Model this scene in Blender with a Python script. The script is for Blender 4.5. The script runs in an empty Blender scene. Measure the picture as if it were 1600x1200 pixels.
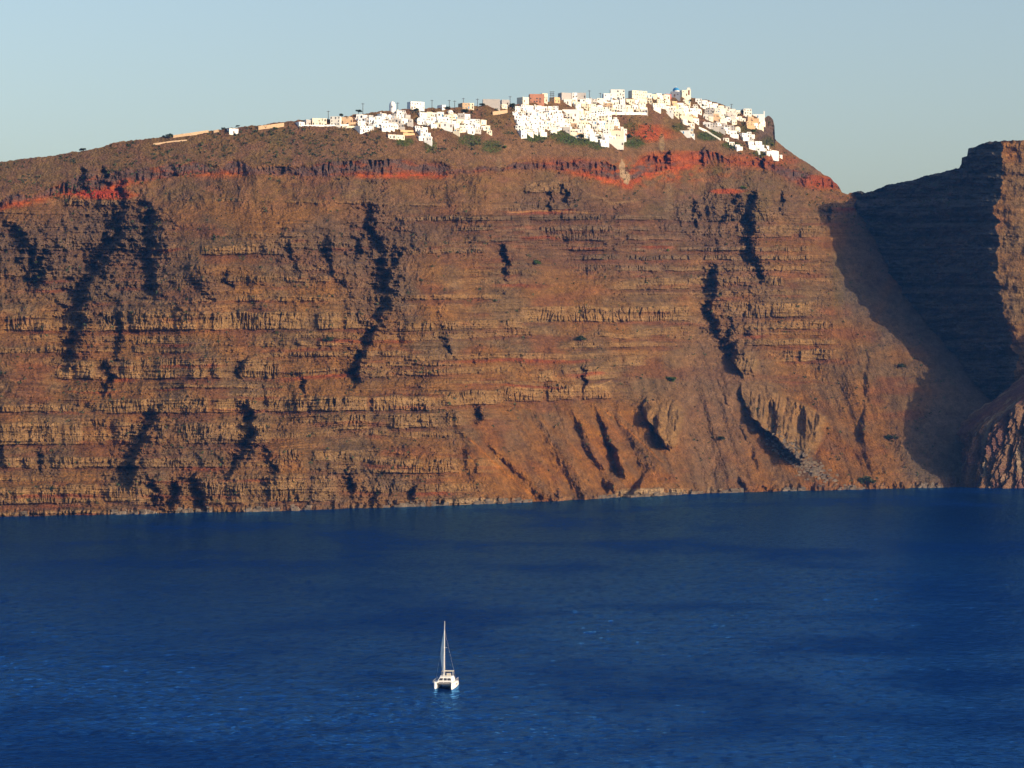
import bpy, math, random
import numpy as np
from mathutils import Vector, Matrix
C = bpy.context.scene
R = math.radians
random.seed(7)

# ------------------------------------------------------------------ camera, light, exposure
F = 4116.0            # focal length in pixels of the 1600 x 1200 photograph
CAMZ = 90.0
cam_d = bpy.data.cameras.new('camera'); cam = bpy.data.objects.new('camera', cam_d)
C.collection.objects.link(cam); C.camera = cam
cam.location = (0, 0, CAMZ); cam.rotation_euler = (R(90), 0, 0)
cam_d.sensor_width = 36; cam_d.lens = 36 * F / 1600
cam_d.clip_start = 1; cam_d.clip_end = 80000
C.render.resolution_x = 1024; C.render.resolution_y = 768

AZ, EL = R(60), R(17.5)   # azimuth measured from straight behind the camera towards its right
SUN = Vector((math.cos(EL) * math.sin(AZ), -math.cos(EL) * math.cos(AZ), math.sin(EL)))
sd = bpy.data.lights.new('sun', 'SUN'); so = bpy.data.objects.new('sun', sd)
C.collection.objects.link(so)
so.rotation_euler = (-SUN).to_track_quat('-Z', 'Y').to_euler()
sd.energy = 4.5; sd.angle = R(0.5); sd.color = (1.0, 0.80, 0.56)

w = bpy.data.worlds.new('World'); C.world = w; w.use_nodes = True
nt = w.node_tree; bg = nt.nodes['Background']
sky = nt.nodes.new('ShaderNodeTexSky'); sky.sky_type = 'NISHITA'; sky.sun_disc = False
sky.sun_elevation = EL; sky.sun_rotation = math.atan2(SUN.x, SUN.y)
sky.altitude = 90; sky.air_density = 1.0; sky.dust_density = 2.9; sky.ozone_density = 1.0
nt.links.new(sky.outputs[0], bg.inputs[0]); bg.inputs[1].default_value = 0.150
C.view_settings.view_transform = 'Standard'; C.view_settings.look = 'None'
C.view_settings.gamma = 1; C.view_settings.exposure = 0.37
C.view_settings.use_curve_mapping = False

# ------------------------------------------------------------------ helpers
def tag(o, label=None, cat=None, group=None, kind=None):
    if label: o['label'] = label
    if cat: o['category'] = cat
    if group: o['group'] = group
    if kind: o['kind'] = kind
    return o
def link(o, parent=None):
    C.collection.objects.link(o)
    if parent: o.parent = parent
    return o
def empty(name, loc, rz=0.0):
    o = bpy.data.objects.new(name, None); link(o)
    o.empty_display_size = 0.5
    o.location = loc; o.rotation_euler = (0, 0, rz); return o
def mesh_from(name, verts, faces, mat, smooth=False):
    me = bpy.data.meshes.new(name); me.from_pydata(verts, [], faces); me.update()
    if mat: me.materials.append(mat)
    if smooth: me.polygons.foreach_set('use_smooth', [True] * len(me.polygons))
    return me
class MB:
    def __init__(s): s.v = []; s.f = []
    def add(s, vs, fs):
        n = len(s.v); s.v += [tuple(p) for p in vs]; s.f += [tuple(i + n for i in f) for f in fs]
    def box(s, x0, x1, y0, y1, z0, z1):
        s.add([(x0,y0,z0),(x1,y0,z0),(x1,y1,z0),(x0,y1,z0),(x0,y0,z1),(x1,y0,z1),(x1,y1,z1),(x0,y1,z1)],
              [(0,3,2,1),(4,5,6,7),(0,1,5,4),(1,2,6,5),(2,3,7,6),(3,0,4,7)])
    def parapet(s, x0, x1, y0, y1, z0, z1, t=0.28, dp=0.45):
        a = [(x0,y0),(x1,y0),(x1,y1),(x0,y1)]; b = [(x0+t,y0+t),(x1-t,y0+t),(x1-t,y1-t),(x0+t,y1-t)]
        vs = [(p[0],p[1],z0) for p in a] + [(p[0],p[1],z1) for p in a] + [(p[0],p[1],z1) for p in b] + [(p[0],p[1],z1-dp) for p in b]
        fs = [(0,3,2,1),(12,13,14,15)]
        for i in range(4):
            j = (i+1) % 4
            fs += [(i,j,4+j,4+i),(4+i,4+j,8+j,8+i),(8+i,8+j,12+j,12+i)]
        s.add(vs, fs)
    def tube(s, p, q, r0, r1=None, n=6):
        r1 = r0 if r1 is None else r1
        p = Vector(p); q = Vector(q); d = (q - p).normalized()
        u = d.orthogonal().normalized(); v = d.cross(u)
        vs = []
        for c, r in ((p, r0), (q, r1)):
            for k in range(n):
                a = 2*math.pi*k/n; vs.append(c + u*(r*math.cos(a)) + v*(r*math.sin(a)))
        fs = [(k, (k+1) % n, n+(k+1) % n, n+k) for k in range(n)] + [tuple(range(n))[::-1], tuple(range(n, 2*n))]
        s.add(vs, fs)
    def dome(s, c, rx, ry, rz, n=14, m=5):
        vs = []; fs = []
        for j in range(m):
            t = math.pi/2*j/m
            for k in range(n):
                a = 2*math.pi*k/n
                vs.append((c[0]+rx*math.cos(t)*math.cos(a), c[1]+ry*math.cos(t)*math.sin(a), c[2]+rz*math.sin(t)))
        vs.append((c[0], c[1], c[2]+rz))
        for j in range(m-1):
            for k in range(n): fs.append((j*n+k, j*n+(k+1) % n, (j+1)*n+(k+1) % n, (j+1)*n+k))
        for k in range(n): fs.append(((m-1)*n+k, (m-1)*n+(k+1) % n, m*n))
        s.add(vs, fs)
    def mesh(s, name, mat, smooth=False): return mesh_from(name, s.v, s.f, mat, smooth)
    def build(s, name, mat, parent=None, smooth=False):
        return link(bpy.data.objects.new(name, s.mesh(name, mat, smooth)), parent)

def ray(px, py, D):
    return Vector(((px - 800) / F * D, D, CAMZ + (600 - py) / F * D))

# numpy gradient noise
_rng = np.random.RandomState(11)
_perm = _rng.permutation(4096); _ga = _rng.rand(4096) * 2 * np.pi
_gx, _gy = np.cos(_ga).astype(np.float32), np.sin(_ga).astype(np.float32)
def pn(x, y, seed=0):
    x = np.asarray(x, np.float32); y = np.asarray(y, np.float32)
    xi = np.floor(x).astype(np.int64); yi = np.floor(y).astype(np.int64)
    fx = x - xi; fy = y - yi
    u = fx*fx*fx*(fx*(fx*6-15)+10); v = fy*fy*fy*(fy*(fy*6-15)+10)
    def g(ix, iy, dx, dy):
        h = _perm[(_perm[(ix + seed*131) & 4095] + iy + seed*57) & 4095]
        return _gx[h]*dx + _gy[h]*dy
    a = g(xi, yi, fx, fy); b = g(xi+1, yi, fx-1, fy)
    c = g(xi, yi+1, fx, fy-1); d = g(xi+1, yi+1, fx-1, fy-1)
    return ((a*(1-u)+b*u)*(1-v) + (c*(1-u)+d*u)*v) * 1.45
def fbm(x, y, o=4, seed=0, gain=0.5):
    s = 0; a = 1.0; n = 0
    for k in range(o):
        s = s + a*pn(x*2**k, y*2**k, seed+k*3); n += a; a *= gain
    return s / n * 1.35
def ss(a, b, x):
    t = np.clip((x-a)/(b-a), 0, 1); return t*t*(3-2*t)
def pts(p): return np.array(p, float).T
def interp(x, p):
    q = pts(p); return np.interp(x, q[0], q[1])

# ------------------------------------------------------------------ materials
def nodes(name):
    m = bpy.data.materials.new(name); m.use_nodes = True
    return m, m.node_tree.nodes, m.node_tree.links, m.node_tree.nodes['Principled BSDF']
def plain(name, col, rough=0.75, var=0.12, scale=0.6, spec=0.3, metal=0.0):
    m, N, L, P = nodes(name)
    t = N.new('ShaderNodeTexCoord'); n = N.new('ShaderNodeTexNoise'); n.inputs['Scale'].default_value = scale
    n.inputs['Detail'].default_value = 5
    L.new(t.outputs['Object'], n.inputs['Vector'])
    r = N.new('ShaderNodeMapRange'); r.inputs['From Min'].default_value = 0.3; r.inputs['From Max'].default_value = 0.7
    r.inputs['To Min'].default_value = 1-var; r.inputs['To Max'].default_value = 1+var*0.4
    L.new(n.outputs['Fac'], r.inputs['Value'])
    x = N.new('ShaderNodeMix'); x.data_type = 'RGBA'; x.blend_type = 'MULTIPLY'; x.inputs['Factor'].default_value = 1
    x.inputs['A'].default_value = (*col, 1); L.new(r.outputs['Result'], x.inputs['B'])
    L.new(x.outputs['Result'], P.inputs['Base Color'])
    P.inputs['Roughness'].default_value = rough; P.inputs['Specular IOR Level'].default_value = spec
    P.inputs['Metallic'].default_value = metal
    return m
def rock_mat(name, grain=1.0):
    m, N, L, P = nodes(name)
    a = N.new('ShaderNodeAttribute'); a.attribute_name = 'albedo'
    t = N.new('ShaderNodeTexCoord')
    n1 = N.new('ShaderNodeTexNoise'); n1.inputs['Scale'].default_value = 0.55; n1.inputs['Detail'].default_value = 6; n1.inputs['Roughness'].default_value = 0.7
    n2 = N.new('ShaderNodeTexNoise'); n2.inputs['Scale'].default_value = 0.12; n2.inputs['Detail'].default_value = 5
    v = N.new('ShaderNodeTexVoronoi'); v.inputs['Scale'].default_value = 0.5
    for q in (n1, n2, v): L.new(t.outputs['Object'], q.inputs['Vector'])
    r = N.new('ShaderNodeMapRange'); r.inputs['From Min'].default_value = 0.3; r.inputs['From Max'].default_value = 0.7
    r.inputs['To Min'].default_value = 1-0.42*grain; r.inputs['To Max'].default_value = 1+0.42*grain
    L.new(n1.outputs['Fac'], r.inputs['Value'])
    r2 = N.new('ShaderNodeMapRange'); r2.inputs['From Min'].default_value = 0.3; r2.inputs['From Max'].default_value = 0.7
    r2.inputs['To Min'].default_value = 0.78; r2.inputs['To Max'].default_value = 1.2
    L.new(n2.outputs['Fac'], r2.inputs['Value'])
    mu = N.new('ShaderNodeMath'); mu.operation = 'MULTIPLY'
    L.new(r.outputs['Result'], mu.inputs[0]); L.new(r2.outputs['Result'], mu.inputs[1])
    x = N.new('ShaderNodeMix'); x.data_type = 'RGBA'; x.blend_type = 'MULTIPLY'; x.inputs['Factor'].default_value = 1
    L.new(a.outputs['Color'], x.inputs['A']); L.new(mu.outputs['Value'], x.inputs['B'])
    L.new(x.outputs['Result'], P.inputs['Base Color'])
    ad = N.new('ShaderNodeMath'); ad.operation = 'ADD'
    L.new(n1.outputs['Fac'], ad.inputs[0]); L.new(v.outputs['Distance'], ad.inputs[1])
    b = N.new('ShaderNodeBump'); b.inputs['Strength'].default_value = 0.8; b.inputs['Distance'].default_value = 0.9
    L.new(ad.outputs['Value'], b.inputs['Height']); L.new(b.outputs['Normal'], P.inputs['Normal'])
    P.inputs['Roughness'].default_value = 0.95; P.inputs['Specular IOR Level'].default_value = 0.1
    return m
M_ROCK = rock_mat('layered_rock')
PLASTER = {
    'white': plain('white_plaster', (0.76, 0.75, 0.735), 0.8, 0.08),
    'cream': plain('cream_plaster', (0.70, 0.63, 0.49), 0.8, 0.08),
    'ivory': plain('ivory_plaster', (0.74, 0.71, 0.64), 0.8, 0.08),
    'ochre': plain('ochre_plaster', (0.58, 0.38, 0.21), 0.85, 0.12),
    'grey': plain('grey_plaster', (0.42, 0.39, 0.37), 0.85, 0.12),
    'tan': plain('tan_stone', (0.46, 0.32, 0.20), 0.9, 0.25, 1.5),
    'terracotta': plain('terracotta_plaster', (0.42, 0.19, 0.12), 0.85, 0.15),
    'red': plain('red_plaster', (0.55, 0.10, 0.09), 0.85, 0.1)}
M_DARK = plain('dark_glass', (0.035, 0.04, 0.05), 0.3, 0.2, 1, 0.5)
M_BLUE = plain('blue_paint', (0.04, 0.22, 0.45), 0.5, 0.1)
M_BROWN = plain('brown_wood', (0.09, 0.05, 0.03), 0.7, 0.2)
M_SLATE = plain('blue_grey_plaster', (0.20, 0.22, 0.27), 0.8, 0.1)
M_POLE = plain('weathered_pole', (0.07, 0.06, 0.05), 0.8, 0.2)
M_LEAF = plain('dark_leaves', (0.045, 0.06, 0.025), 0.8, 0.5, 0.8, 0.1)
M_GREEN = plain('green_leaves', (0.085, 0.135, 0.03), 0.8, 0.5, 0.3, 0.1)

# ------------------------------------------------------------------ terrain of the caldera wall
WL = [(-600,815),(0,807),(200,803),(400,799),(550,795),(700,790),(800,786),(900,781),(1000,776),(1100,771),(1200,768),(1300,766),(1400,763.5),(1500,761),(1600,759),(2200,752)]
SK = [(-600,285),(-200,268),(0,253),(40,248),(75,244),(110,238),(130,236),(155,231),(180,222),(230,217),(260,213),(300,208),(340,203),(360,200),(400,196),
      (440,191),(465,188),(500,187),(530,184),(555,179),(600,173),(640,170),(700,168),(740,166),(770,163),(800,164),(830,161),(860,159),(880,156),(920,156),
      (960,154),(1000,152),(1040,152),(1060,152),(1080,153),(1110,157),(1130,163),(1150,172),(1165,178),(1180,182),(1195,184),(1199,181),(1204,182),(1208,187),(1210,196),
      (1211,216),(1214,221),(1221,227),(1236,238),(1252,249),(1264,256),(1280,268),(1296,277),(1305,285),(1311,292),(1315,299),(1325,304),(1334,300),(1344,298),(1352,302),(1370,296),
      (1386,289),(1405,286),(1422,282),(1440,277),(1450,273),(1466,270),(1482,266),(1499,262),(1502,256),(1503,246),(1511,243),(1513,232),(1522,229),(1532,226),(1545,221),
      (1560,220),(1600,219),(1700,214),(2200,200)]
xs = np.concatenate([np.arange(-600, -60, 9.0), np.arange(-60, 1660, 1.0), np.arange(1660, 2200, 9.0)])
NR = 660
X = xs[None, :].astype(np.float32) * np.ones((NR, 1), np.float32)
Wl = interp(xs, WL); Sk = interp(xs, SK)
inside_px = (xs > 1215) & (xs < 1600)
Sk = Sk + 1.3*pn(xs/9, xs*0+3.3, 5) + 0.8*pn(xs/3.5, xs*0+8.3, 6)
v = np.linspace(0, 1, NR)[:, None]
def blurx(a, sg):
    kx = np.exp(-0.5*(np.arange(-3*sg, 3*sg+1)/sg)**2); kx /= kx.sum(); n_ = len(kx)//2
    ap = np.pad(a, ((0,0),(n_,n_)), mode='edge')
    f_ = np.fft.rfft(ap, axis=1, n=ap.shape[1]+len(kx)); g_ = np.fft.rfft(kx, n=ap.shape[1]+len(kx))
    return np.fft.irfft(f_*g_[None, :], axis=1)[:, 2*n_:2*n_+a.shape[1]]
Sks = blurx(Sk[None, :], 30)[0]
Ys = ((Wl + 10)[None, :] + (Sks - Wl - 10)[None, :] * v).astype(np.float32)
Y = (Ys + (Sk-Sks)[None, :]*np.clip((v-0.84)/0.16, 0, 1)**1.5).astype(np.float32)

# red and dark marker band below the village
BT = [(-600,330),(0,305),(50,296),(85,276),(150,264),(250,258),(310,250),(400,248),(500,252),(550,247),(620,246),(700,252),(760,252),(850,247),(935,246),(985,244),(1030,238),(1060,232),(1095,230),(1140,240),(1200,252),(1240,263),(1310,280),(2200,330)]
BB = [(-600,345),(0,325),(50,313),(100,303),(150,300),(200,286),(300,272),(400,272),(500,276),(600,272),(690,274),(760,268),(850,262),(900,268),(945,280),(985,290),(1010,272),(1050,263),(1100,256),(1140,254),(1200,264),(1240,283),(1310,295),(2200,350)]
# lava layers: cliff over scree, again and again
lr = random.Random(5)
bnd = [296.0]
while bnd[-1] < 830:
    y0 = bnd[-1]
    bnd.append(y0 + (lr.uniform(10, 19) if 325 < y0 < 470 else lr.uniform(13, 29)))
bnd = np.array(bnd)
CF = np.array([lr.uniform(0.34, 0.62) for _ in bnd]); LW = np.array([lr.uniform(0.3, 0.9) for _ in bnd])
# the flows that stand out: x range, top and foot at each end, strength
FLOW = [(80,600,487,517,488,513,1),(-80,170,496,516,490,517,.8),(80,440,566,592,562,590,1),(160,690,624,646,618,640,1),(-80,430,662,696,660,692,1),(520,730,650,673,642,664,.9),
 (-80,300,713,731,716,730,.8),(-80,260,764,790,752,782,.9),(200,530,752,790,742,782,1),(400,560,533,541,532,540,.8),(400,640,551,558,548,556,.8),(560,720,566,573,562,570,.8),(560,800,581,590,572,582,.7),
 (600,820,505,519,498,512,.8),(690,960,612,634,600,622,1),(800,1105,479,503,478,501,.9),(1095,1275,474,497,472,494,1),(960,1110,439,453,438,450,.9),(880,1270,384,391,385,392,1),(900,1275,399,406,399,406,1),
 (900,1260,416,423,415,423,.9),(980,1275,433,446,434,446,.9),(1150,1300,506,516,504,514,.9),(1150,1310,531,540,528,538,.9),(1220,1305,548,566,546,562,1),(800,965,580,598,575,592,1),(950,1050,558,573,556,570,.9),
 (780,950,604,627,598,618,.8),(1050,1210,318,345,320,346,1),(1060,1290,354,372,352,370,.9),(620,1060,338,345,336,343,.9),(600,1060,354,361,352,359,.9),(640,1050,370,378,366,374,.9),(790,900,284,300,284,302,.8),
 (620,800,388,397,384,393,.7),(300,470,384,398,380,396,.9),(400,560,372,386,376,392,.7),(20,260,372,392,366,390,.8),(90,200,306,320,300,322,.9),(330,700,308,313,318,323,.5),(-80,130,420,434,418,434,.7),(240,560,432,441,430,440,.7),
 (300,800,463,472,460,468,.7),(500,790,720,740,716,738,.8),(380,560,700,716,706,722,.7),(-80,200,632,644,630,642,.8),(-80,240,545,553,540,550,.7),(930,1100,520,527,522,530,.7),(968,1070,765,780,762,776,1),(690,800,780,792,776,788,.8),(880,1040,535,544,533,541,.7)]
def blob_(X, Y, cx, cy, rx, ry, soft=0.35, warp=0.25, seed=0):
    d = np.sqrt(((X-cx)/rx)**2 + ((Y-cy)/ry)**2)
    m_ = d < 2.2
    if warp:
        w_ = fbm(X[m_]/(rx*0.7), Y[m_]/(ry*0.7), 3, 60+seed); d[m_] += warp*w_
    return 1 - ss(1-soft, 1+soft, d)
def layers(X, Y):
    o = {}
    bt = interp(xs, BT)[None, :] + 3.5*fbm(xs/18, xs*0+1.7, 3, 21)[None, :]; bb = interp(xs, BB)[None, :] + 2.5*fbm(xs/22, xs*0+4.1, 3, 22)[None, :]
    thin = ss(-0.35, 0.15, fbm(xs/85, xs*0+6.6, 3, 24))[None, :]
    bt = bb - (bb-bt)*(0.36+0.5*thin)
    o['bt'], o['bb'], o['thin'] = bt, bb, thin
    o['band'] = ss(-1.5, 1.5, Y-bt) * ss(-1.5, 1.5, bb-Y) * (1 - ss(1290, 1330, X)) * (0.45+0.55*thin)
    o['above'] = ss(0, 6, bt - Y) * (1-ss(1290, 1330, X))
    wb = 7*fbm(X/240, Y/160, 3, 31); wf = 2.6*fbm(X/34, Y/50, 3, 34)
    s_ = Y + wb + wf + 0.012*(X-700)
    idx = np.clip(np.searchsorted(bnd, s_) - 1, 0, len(bnd)-2)
    p = np.clip((s_ - bnd[idx]) / (bnd[idx+1]-bnd[idx]), 0, 1); cf = CF[idx]
    pres = ss(-0.35, 0.3, fbm(X/150, idx*3.71+0.3, 3, 44)) * LW[idx]
    edge = 1.6/(bnd[idx+1]-bnd[idx])
    rnd = ss(0, 1, p/edge) * (1-ss(cf-edge, cf+edge, p)) * pres
    scree = np.maximum.reduce([blob_(X,Y,900,715,170,85,seed=1), blob_(X,Y,1110,660,120,130,seed=2), blob_(X,Y,1060,600,70,60,seed=3), blob_(X,Y,1290,700,110,110,seed=4),
        blob_(X,Y,1370,560,75,190,seed=5), blob_(X,Y,420,310,330,34,seed=6), blob_(X,Y,880,470,60,60,seed=7)*0.8, blob_(X,Y,650,400,60,90,seed=8)*0.6,
        blob_(X,Y,40,560,60,30,seed=9)*.7, blob_(X,Y,1220,600,70,30,seed=11)*0.6, blob_(X,Y,330,340,60,60,seed=12)*0.7, ss(1330, 1350, X)*0.75, 1-ss(292, 316, Y)])
    fl = np.zeros_like(Y); ft = np.zeros_like(Y)
    for fi, (x0, x1, a0, b0, a1, b1, st) in enumerate(FLOW):
        j0, j1 = np.searchsorted(xs, (x0-40, x1+40)); W_ = np.s_[:, j0:j1]
        t_ = (X[W_]-x0)/(x1-x0); wob = 3.2*fbm(xs[j0:j1]/30, xs[j0:j1]*0+fi*2.7, 3, 36)[None, :] + 0.5*wf[W_]
        yt = a0+(a1-a0)*t_ + wob; yb = b0+(b1-b0)*t_ + wob*0.6
        en = ss(-20, 26, X[W_]-x0)*ss(-20, 26, x1-X[W_])
        br = ss(-0.42, -0.05, fbm(xs[j0:j1]/42, xs[j0:j1]*0+fi*4.3, 3, 38))[None, :]
        mk = ss(-1.2, 1.2, Y[W_]-yt)*ss(-1.2, 1.2, yb-Y[W_])*en*st*br
        fl[W_] = np.maximum(fl[W_], mk)
        ft[W_] = np.maximum(ft[W_], ss(0, 2, Y[W_]-yb)*(1-ss(2, 9, Y[W_]-yb))*en*st*br)
    o['cliff'] = np.maximum(rnd*(1-scree)*0.8, fl); o['flow'] = fl; o['foot'] = np.maximum(ft, pres*(1-scree)*ss(cf+0.02, cf+0.08, p)*(1-ss(cf+0.1, cf+0.3, p))*0.7)
    o['scree'] = scree*(1-fl); o['idx'], o['p'], o['cf'], o['pres'] = idx, p, cf, pres
    return o
LY = layers(X, Ys)
tal = 0.72 + 0.16*fbm(X/70, Ys/50, 2, 51)
st_ = np.maximum(LY['cliff'], LY['band'])
tan = tal*(1-st_) + 3.4*st_
inc = np.gradient(-Ys, axis=0) / tan
run = np.cumsum(inc, axis=0)
D0 = F*CAMZ/(Wl-600)
ANG = [(-600,39),(0,39.5),(300,41),(600,42),(1000,42.5),(1180,42),(1260,39),(1320,36),(1450,34),(2200,34)]
tA = np.tan(np.radians(interp(xs, ANG)))
tot = (90 + (600-Sks)*D0/F) / (tA - (600-Sks)/F)
k = int(round(10/ (np.mean(Wl-Sks)+10) * NR))
run = run - run[k:k+1]; run = run/run[-1:]
run = 0.92*blurx(run, 30) + 0.08*blurx(run, 4)
Dsm = D0[None, :] + run * tot[None, :]
Dm = np.empty_like(Dsm)
for j in range(len(xs)):
    yc = Y[:, j]; Dm[:, j] = np.interp(yc, Ys[::-1, j], Dsm[::-1, j])
    over = yc < Ys[-1, j]
    Dm[over, j] += (Ys[-1, j]-yc[over])*0.22
    under = yc > Ys[0, j]
LY = layers(X, Y)
bt, bb, band, above, cliff, scree, idx, p, cf, pres, flow = (LY[k_] for k_ in ('bt','bb','band','above','cliff','scree','idx','p','cf','pres','flow'))
XW = X + 5*fbm(X/60, Y/60, 2, 40)
def blob(*a, **k_): return blob_(X, Y, *a, **k_)
steep = np.maximum(cliff, band)
rockface = blob(1196,203,22,26,0.2,0.1)*ss(1178,1190,X)

# the spur on the right: shaded wall facing left, sunlit face beyond its edge
xe = interp(Y, [(200,1570),(222,1562),(262,1566),(290,1560),(340,1556),(420,1560),(470,1566),(520,1578),(600,1590),(760,1600)])
xe = xe + 13*fbm(Y/26, X*0+0.7, 4, 71, 0.6)
De = 2383 + (757-Y)*0.15 + 6*fbm(X/40, Y/30, 3, 72)
u = xe - X
Ds = De + np.where(u > 0, 0.80*u, 0.10*u*-1)
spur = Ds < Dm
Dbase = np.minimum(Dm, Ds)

# gullies: steep buttress on the right side, gentle flank on the left
GUL = [ # points, depth in metres, left width px, right width px
 ([(186,330),(184,362),(160,390),(140,430),(120,470),(112,500)], 19, 30, 6), ([(126,490),(116,530),(104,575)], 15, 22, 5), ([(196,360),(170,400),(150,420)], 12, 20, 5),
 ([(226,318),(238,345),(236,380),(228,400)], 19, 26, 6), ([(222,395),(238,430),(234,470)], 13, 16, 5),
 ([(18,350),(40,375),(50,410),(36,440)], 12, 22, 5), ([(66,385),(60,420),(52,460)], 10, 14, 4),
 ([(190,288),(193,322)], 8, 8, 3), ([(125,262),(132,298)], 6, 6, 3), ([(162,262),(166,290)], 6, 6, 3),
 ([(578,322),(570,350),(592,384),(596,420),(604,468)], 14, 24, 6), ([(622,392),(608,420),(600,450)], 12, 18, 5), ([(604,470),(580,520),(560,552),(548,606)], 16, 22, 5),
 ([(562,366),(552,404)], 11, 14, 4),
 ([(512,370),(508,395),(520,430)], 7, 9, 4), ([(783,382),(790,432)], 9, 11, 3),
 ([(1174,302),(1170,330),(1172,372),(1168,410)], 17, 20, 5), ([(1176,405),(1186,440)], 12, 14, 4), ([(1152,306),(1148,330)], 10, 12, 4), ([(1084,312),(1090,356)], 8, 9, 3),
 ([(1114,415),(1112,440),(1108,466)], 18, 22, 5), ([(1104,470),(1108,500),(1124,530)], 13, 18, 5), ([(1140,536),(1150,566)], 14, 20, 5), ([(878,292),(884,318)], 9, 9, 3),
 ([(162,565),(174,590),(160,615)], 9, 11, 3), ([(183,490),(186,525),(180,560)], 7, 8, 3),
 ([(382,560),(372,590)], 8, 9, 3), ([(384,630),(394,672),(388,700)], 15, 20, 5), ([(386,690),(366,722),(350,745)], 13, 18, 5),
 ([(238,645),(222,680),(204,722),(198,760)], 14, 26, 5), ([(276,752),(266,800)], 15, 18, 4), ([(302,742),(320,800)], 13, 14, 4), ([(240,750),(244,795)], 11, 12, 4),
 ([(1192,232),(1190,262)], 7, 6, 3), ([(1096,232),(1096,258)], 8, 6, 2), ([(1044,238),(1036,258)], 9, 10, 3),
 ([(645,760),(640,792)], 9, 8, 3), ([(588,770),(580,796)], 9, 9, 3), ([(540,730),(548,770)], 8, 10, 3), ([(690,775),(684,792)], 7, 8, 3),
 ([(755,630),(742,660)], 8, 10, 3), ([(910,570),(912,605)], 6, 7, 3), ([(450,380),(462,420)], 5, 7, 3), ([(300,440),(330,470)], 5, 9, 4),
 ([(855,300),(862,330)],6,7,3), ([(1140,500),(1128,545)], 7, 10, 4), ([(1262,270),(1250,292)], 7, 8, 3), ([(1300,318),(1286,352)], 12, 14, 4),
  ([(870,768),(864,784)], 9, 10, 4), ([(415,700),(428,745)], 6, 8, 3), ([(60,700),(64,740)], 5, 6, 3),
 ([(1130,330),(1126,352)], 7, 7, 3), ([(1224,300),(1216,330)], 7, 8, 3), ([(75,395),(60,450)], 7, 9, 4),
 ([(350,420),(362,452)], 5, 7, 3), ([(690,520),(700,556)], 5, 7, 3), ([(470,590),(476,618)], 6, 7, 3), ([(0,690),(3,730)], 7, 9, 3)]
rel = np.zeros_like(Y)
for gi, (gp, A, wl_, wr_) in enumerate(GUL):
    q = pts(gp); y0, y1 = q[1].min(), q[1].max(); o = np.argsort(q[1])
    j0, j1 = np.searchsorted(xs, (q[0].min()-70, q[0].max()+70)); W_ = np.s_[:, j0:j1]
    Xw, Yw = X[W_], Y[W_]
    ym = Y[:, (j0+j1)//2]
    n_a = 8*fbm(ym/19, ym*0+gi*1.9, 3, 90)
    xg = np.interp(Yw, q[1][o], q[0][o]) + n_a[:, None] + 5*fbm(Xw/11, Yw/9, 3, 95)
    sdist = Xw - xg
    tp = ss(y0-9, y0+9, Yw) * (1-ss(y1-12, y1+12, Yw)) * np.clip(0.85+0.75*fbm(Xw/26+gi, Yw/16+gi*5.1, 3, 97), 0.1, 1.5)
    prof = np.where(sdist < 0, np.exp(-(sdist/(wl_*1.15))**2*0.9), np.exp(-(sdist/wr_)**2))
    butt = np.where(sdist > 0, np.exp(-((sdist-wr_*2.2)/(wl_*0.8))**2), 0)*ss(0, wr_*2, sdist)
    crag = (8.0*fbm(Xw/11, Yw/9, 4, 99, 0.62) + 4.5*fbm(Xw/30, Yw/4.5, 3, 98))*np.exp(-(sdist/(wl_*1.3))**2)*tp
    rel[W_] += A*0.95*tp*prof - 0.4*A*tp*butt + crag
SMG = [([(836,650),(860,708),(905,780)], 6, 26, 12), ([(890,648),(915,705),(948,770)], 8, 20, 9), ([(930,636),(946,690),(966,745)], 13, 17, 7), ([(948,640),(985,690),(1004,742)], 6, 16, 14), ([(1006,738),(990,760),(970,785)], 12, 22, 6),
  ([(752,690),(800,738),(842,785)], 6, 26, 10), ([(1116,585),(1150,660),(1182,735)], 2.6, 9, 4), ([(1352,545),(1350,600),(1343,650),(1342,690)], 3.5, 10, 5), ([(1080,600),(1110,680),(1120,760)], 3, 20, 12), ([(1300,560),(1325,650),(1345,740)], 4, 24, 14), ([(1150,740),(1160,765)],7,9,5), ([(700,640),(720,700),(735,770)], 4, 18, 12)]
for gi, (gp, A, wl_, wr_) in enumerate(SMG):
    q = pts(gp); y0, y1 = q[1].min(), q[1].max(); od = np.argsort(q[1])
    xg = np.interp(Y, q[1][od], q[0][od]) + 5*fbm(Y/40, X*0+gi*1.9, 2, 191) + 3.5*fbm(X/13, Y/12, 3, 192)
    tt = np.clip((Y-y0)/(y1-y0), 0, 1)
    sdist = X - xg
    tp = ss(y0-12, y0+22, Y) * (1-ss(y1-10, y1+10, Y))
    wr_ = wr_*1.15*(0.5+0.7*tt); wl_ = wl_*(0.45+0.85*tt); A = A*1.5*(0.35+0.8*tt)*np.clip(1+0.6*fbm(X/40, Y/24+gi, 2, 193), 0.3, 1.6)
    rel += A*tp*np.where(sdist < 0, np.exp(-np.abs(sdist/wl_)**1.3), np.exp(-np.abs(sdist/wr_)**1.6)) - 0.5*A*tp*np.exp(-((sdist-wr_*1.5)/(wr_*1.1))**2)
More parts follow.
